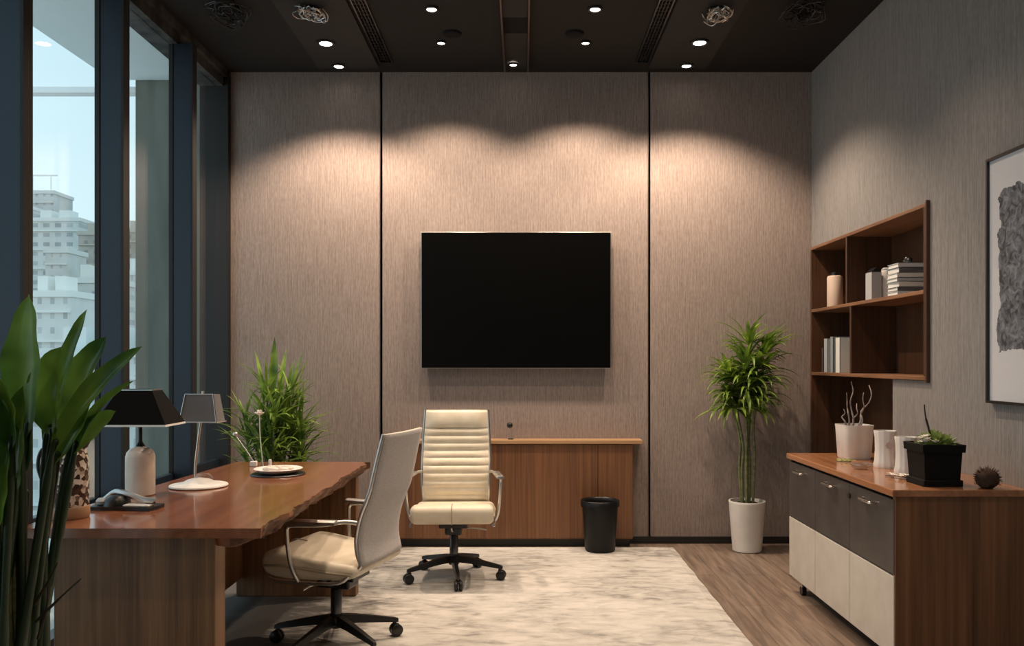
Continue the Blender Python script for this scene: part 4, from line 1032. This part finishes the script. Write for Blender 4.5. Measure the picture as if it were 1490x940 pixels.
Y = 3.60; X = pxX(1364, Y)+.0
t = thing('square_planter', 'square black planter of succulents and one dark twig on cabinet', 'planter', (X, Y+.03, Z1), 0)
bm = NB(); bx(bm, -.084,.084,-.084,.084,0,.028,.004); obj('tray', bm, 'matt_black', t)
bm = NB(); rs_ = []
for w, z in ((.075,.028),(.081,.145),(.090,.146),(.092,.178),(.083,.180),(.078,.150)): rs_.append([bm.verts.new((sx*w, sy*w, z)) for sx, sy in ((-1,-1),(1,-1),(1,1),(-1,1))])
for A, B in zip(rs_, rs_[1:]):
    for i in range(4): bm.faces.new((A[i], A[(i+1)%4], B[(i+1)%4], B[i]))
bm.faces.new(rs_[0]); bm.faces.new(rs_[-1]); obj('pot', bm, mat('black_slate', (.004,.004,.004), .6, spec=.2), t)
obj('soil', bx(NB(), -.077,.077,-.077,.077,.150,.162), 'soil', t)
rnd = random.Random(12); bm = NB()
for (cx_, cy_, s) in ((.0,-.02,1.2),(.035,-.04,.9),(.02,.03,1.1),(-.03,.02,.9),(.045,.02,.8),(-.02,-.045,.7)):
    for j in range(26): leaf(bm, (cx_, cy_, .165), j*2.4, .15+j/26*1.3, s*rnd.uniform(.052,.075), .020, .1, 5, .3, .55)
obj('succulent', bm, 'leaf_succ', t, smooth=60)
bm = NB()
for k in range(12):
    c = (-.060+rnd.uniform(-.03,.03), -.04+rnd.uniform(-.04,.04), .175+rnd.uniform(0,.035))
    for j in range(6): leaf(bm, c, j*PI/3, .5, .020, .014, -.1, 3, .1, .6)
obj('white_flowers', bm, 'petal', t, smooth=60, label='small white flowers')
obj('twig', tube(NB(), smooth_path([(-.015,0,.16),(-.018,0,.22),(-.036,0,.29),(-.042,0,.345)]), [.006]*6+[.005]*6+[.003]*7, 8), 'twig_dark', t, smooth=60)
t = thing('dried_pod', 'small dark brown fuzzy pod at the rear of cabinet top', 'ornament', (pxX(1437, 3.52), 3.52, Z1))
bm = NB(); bmesh.ops.create_icosphere(bm, subdivisions=3, radius=.045, matrix=Matrix.Translation((0,0,.040)))
for v in bm.verts: v.co += (v.co-Vector((0,0,.04)))*.22*mnoise.noise(v.co*45); v.co.z = max(v.co.z, 0)
rnd = random.Random(2)
for k in range(260):
    d = Vector((rnd.gauss(0,1), rnd.gauss(0,1), rnd.gauss(0,1))).normalized()
    if d.z < -.5: continue
    c = Vector((0,0,.04)); tube(bm, [c+d*.042, c+d*(.052+rnd.random()*.008)], [.0012,.0004], 4)
obj('body', bm, mat('dark_pod', (.05,.026,.016), .95), t, smooth=60)

# ------------------------------------------------------------------ artwork
ya = XR*F/(1443-VX); yb2 = ya-.92
t = thing('framed_artwork', 'black framed abstract picture with dark grey block on right wall', 'picture', (XR, 0, 0))
za, zb2 = EYE-61*ya/F, EYE+292*ya/F
bm = NB(); fw = .012
for (a, b, c, d) in ((yb2, ya, za, za+fw), (yb2, ya, zb2-fw, zb2), (yb2, yb2+fw, za+fw, zb2-fw), (ya-fw, ya, za+fw, zb2-fw)): bx(bm, -.028, -.001, a, b, c, d)
obj('frame', bm, 'black', t)
def art_mat():
    m = mat('abstract_print', (.7,.7,.72), .6); nt = m.node_tree; n = nt.nodes; l = nt.links; b = n['Principled BSDF']
    tc = n.new('ShaderNodeTexCoord'); sep = n.new('ShaderNodeSeparateXYZ'); l.new(tc.outputs['Object'], sep.inputs[0])
    nz = n.new('ShaderNodeTexNoise'); nz.inputs['Scale'].default_value = 14; nz.inputs['Detail'].default_value = 6; l.new(tc.outputs['Object'], nz.inputs[0])
    def edge(sock, val, sgn, amt=.10):
        a = n.new('ShaderNodeMath'); a.operation='SUBTRACT'; a.inputs[1].default_value = .5; l.new(nz.outputs[0], a.inputs[0])
        k = n.new('ShaderNodeMath'); k.operation='MULTIPLY_ADD'; k.inputs[1].default_value = amt; l.new(a.outputs[0], k.inputs[0]); l.new(sock, k.inputs[2])
        g = n.new('ShaderNodeMath'); g.operation = 'GREATER_THAN' if sgn > 0 else 'LESS_THAN'; g.inputs[1].default_value = val; l.new(k.outputs[0], g.inputs[0]); return g.outputs[0]
    es_ = [edge(sep.outputs[1], ya-.085, -1), edge(sep.outputs[1], yb2+.10, 1), edge(sep.outputs[2], 2.075, -1), edge(sep.outputs[2], za+.225, 1)]
    cur = es_[0]
    for q in es_[1:]:
        mm = n.new('ShaderNodeMath'); mm.operation='MULTIPLY'; l.new(cur, mm.inputs[0]); l.new(q, mm.inputs[1]); cur = mm.outputs[0]
    n2 = n.new('ShaderNodeTexNoise'); n2.inputs['Scale'].default_value = 26; n2.inputs['Detail'].default_value = 9; n2.inputs['Distortion'].default_value=1.2; l.new(tc.outputs['Object'], n2.inputs[0])
    r = n.new('ShaderNodeValToRGB'); r.color_ramp.elements[0].position=.36; r.color_ramp.elements[0].color=(.03,.033,.042,1); r.color_ramp.elements[1].position=.68; r.color_ramp.elements[1].color=(.24,.26,.30,1)
    l.new(n2.outputs[0], r.inputs[0])
    mx = n.new('ShaderNodeMix'); mx.data_type='RGBA'; l.new(cur, mx.inputs[0]); mx.inputs[6].default_value=(.60,.61,.65,1); l.new(r.outputs[0], mx.inputs[7])
    l.new(mx.outputs[2], b.inputs['Base Color']); return m
obj('print', bx(NB(), -.016, -.001, yb2+fw, ya-fw, za+fw, zb2-fw), art_mat(), t)
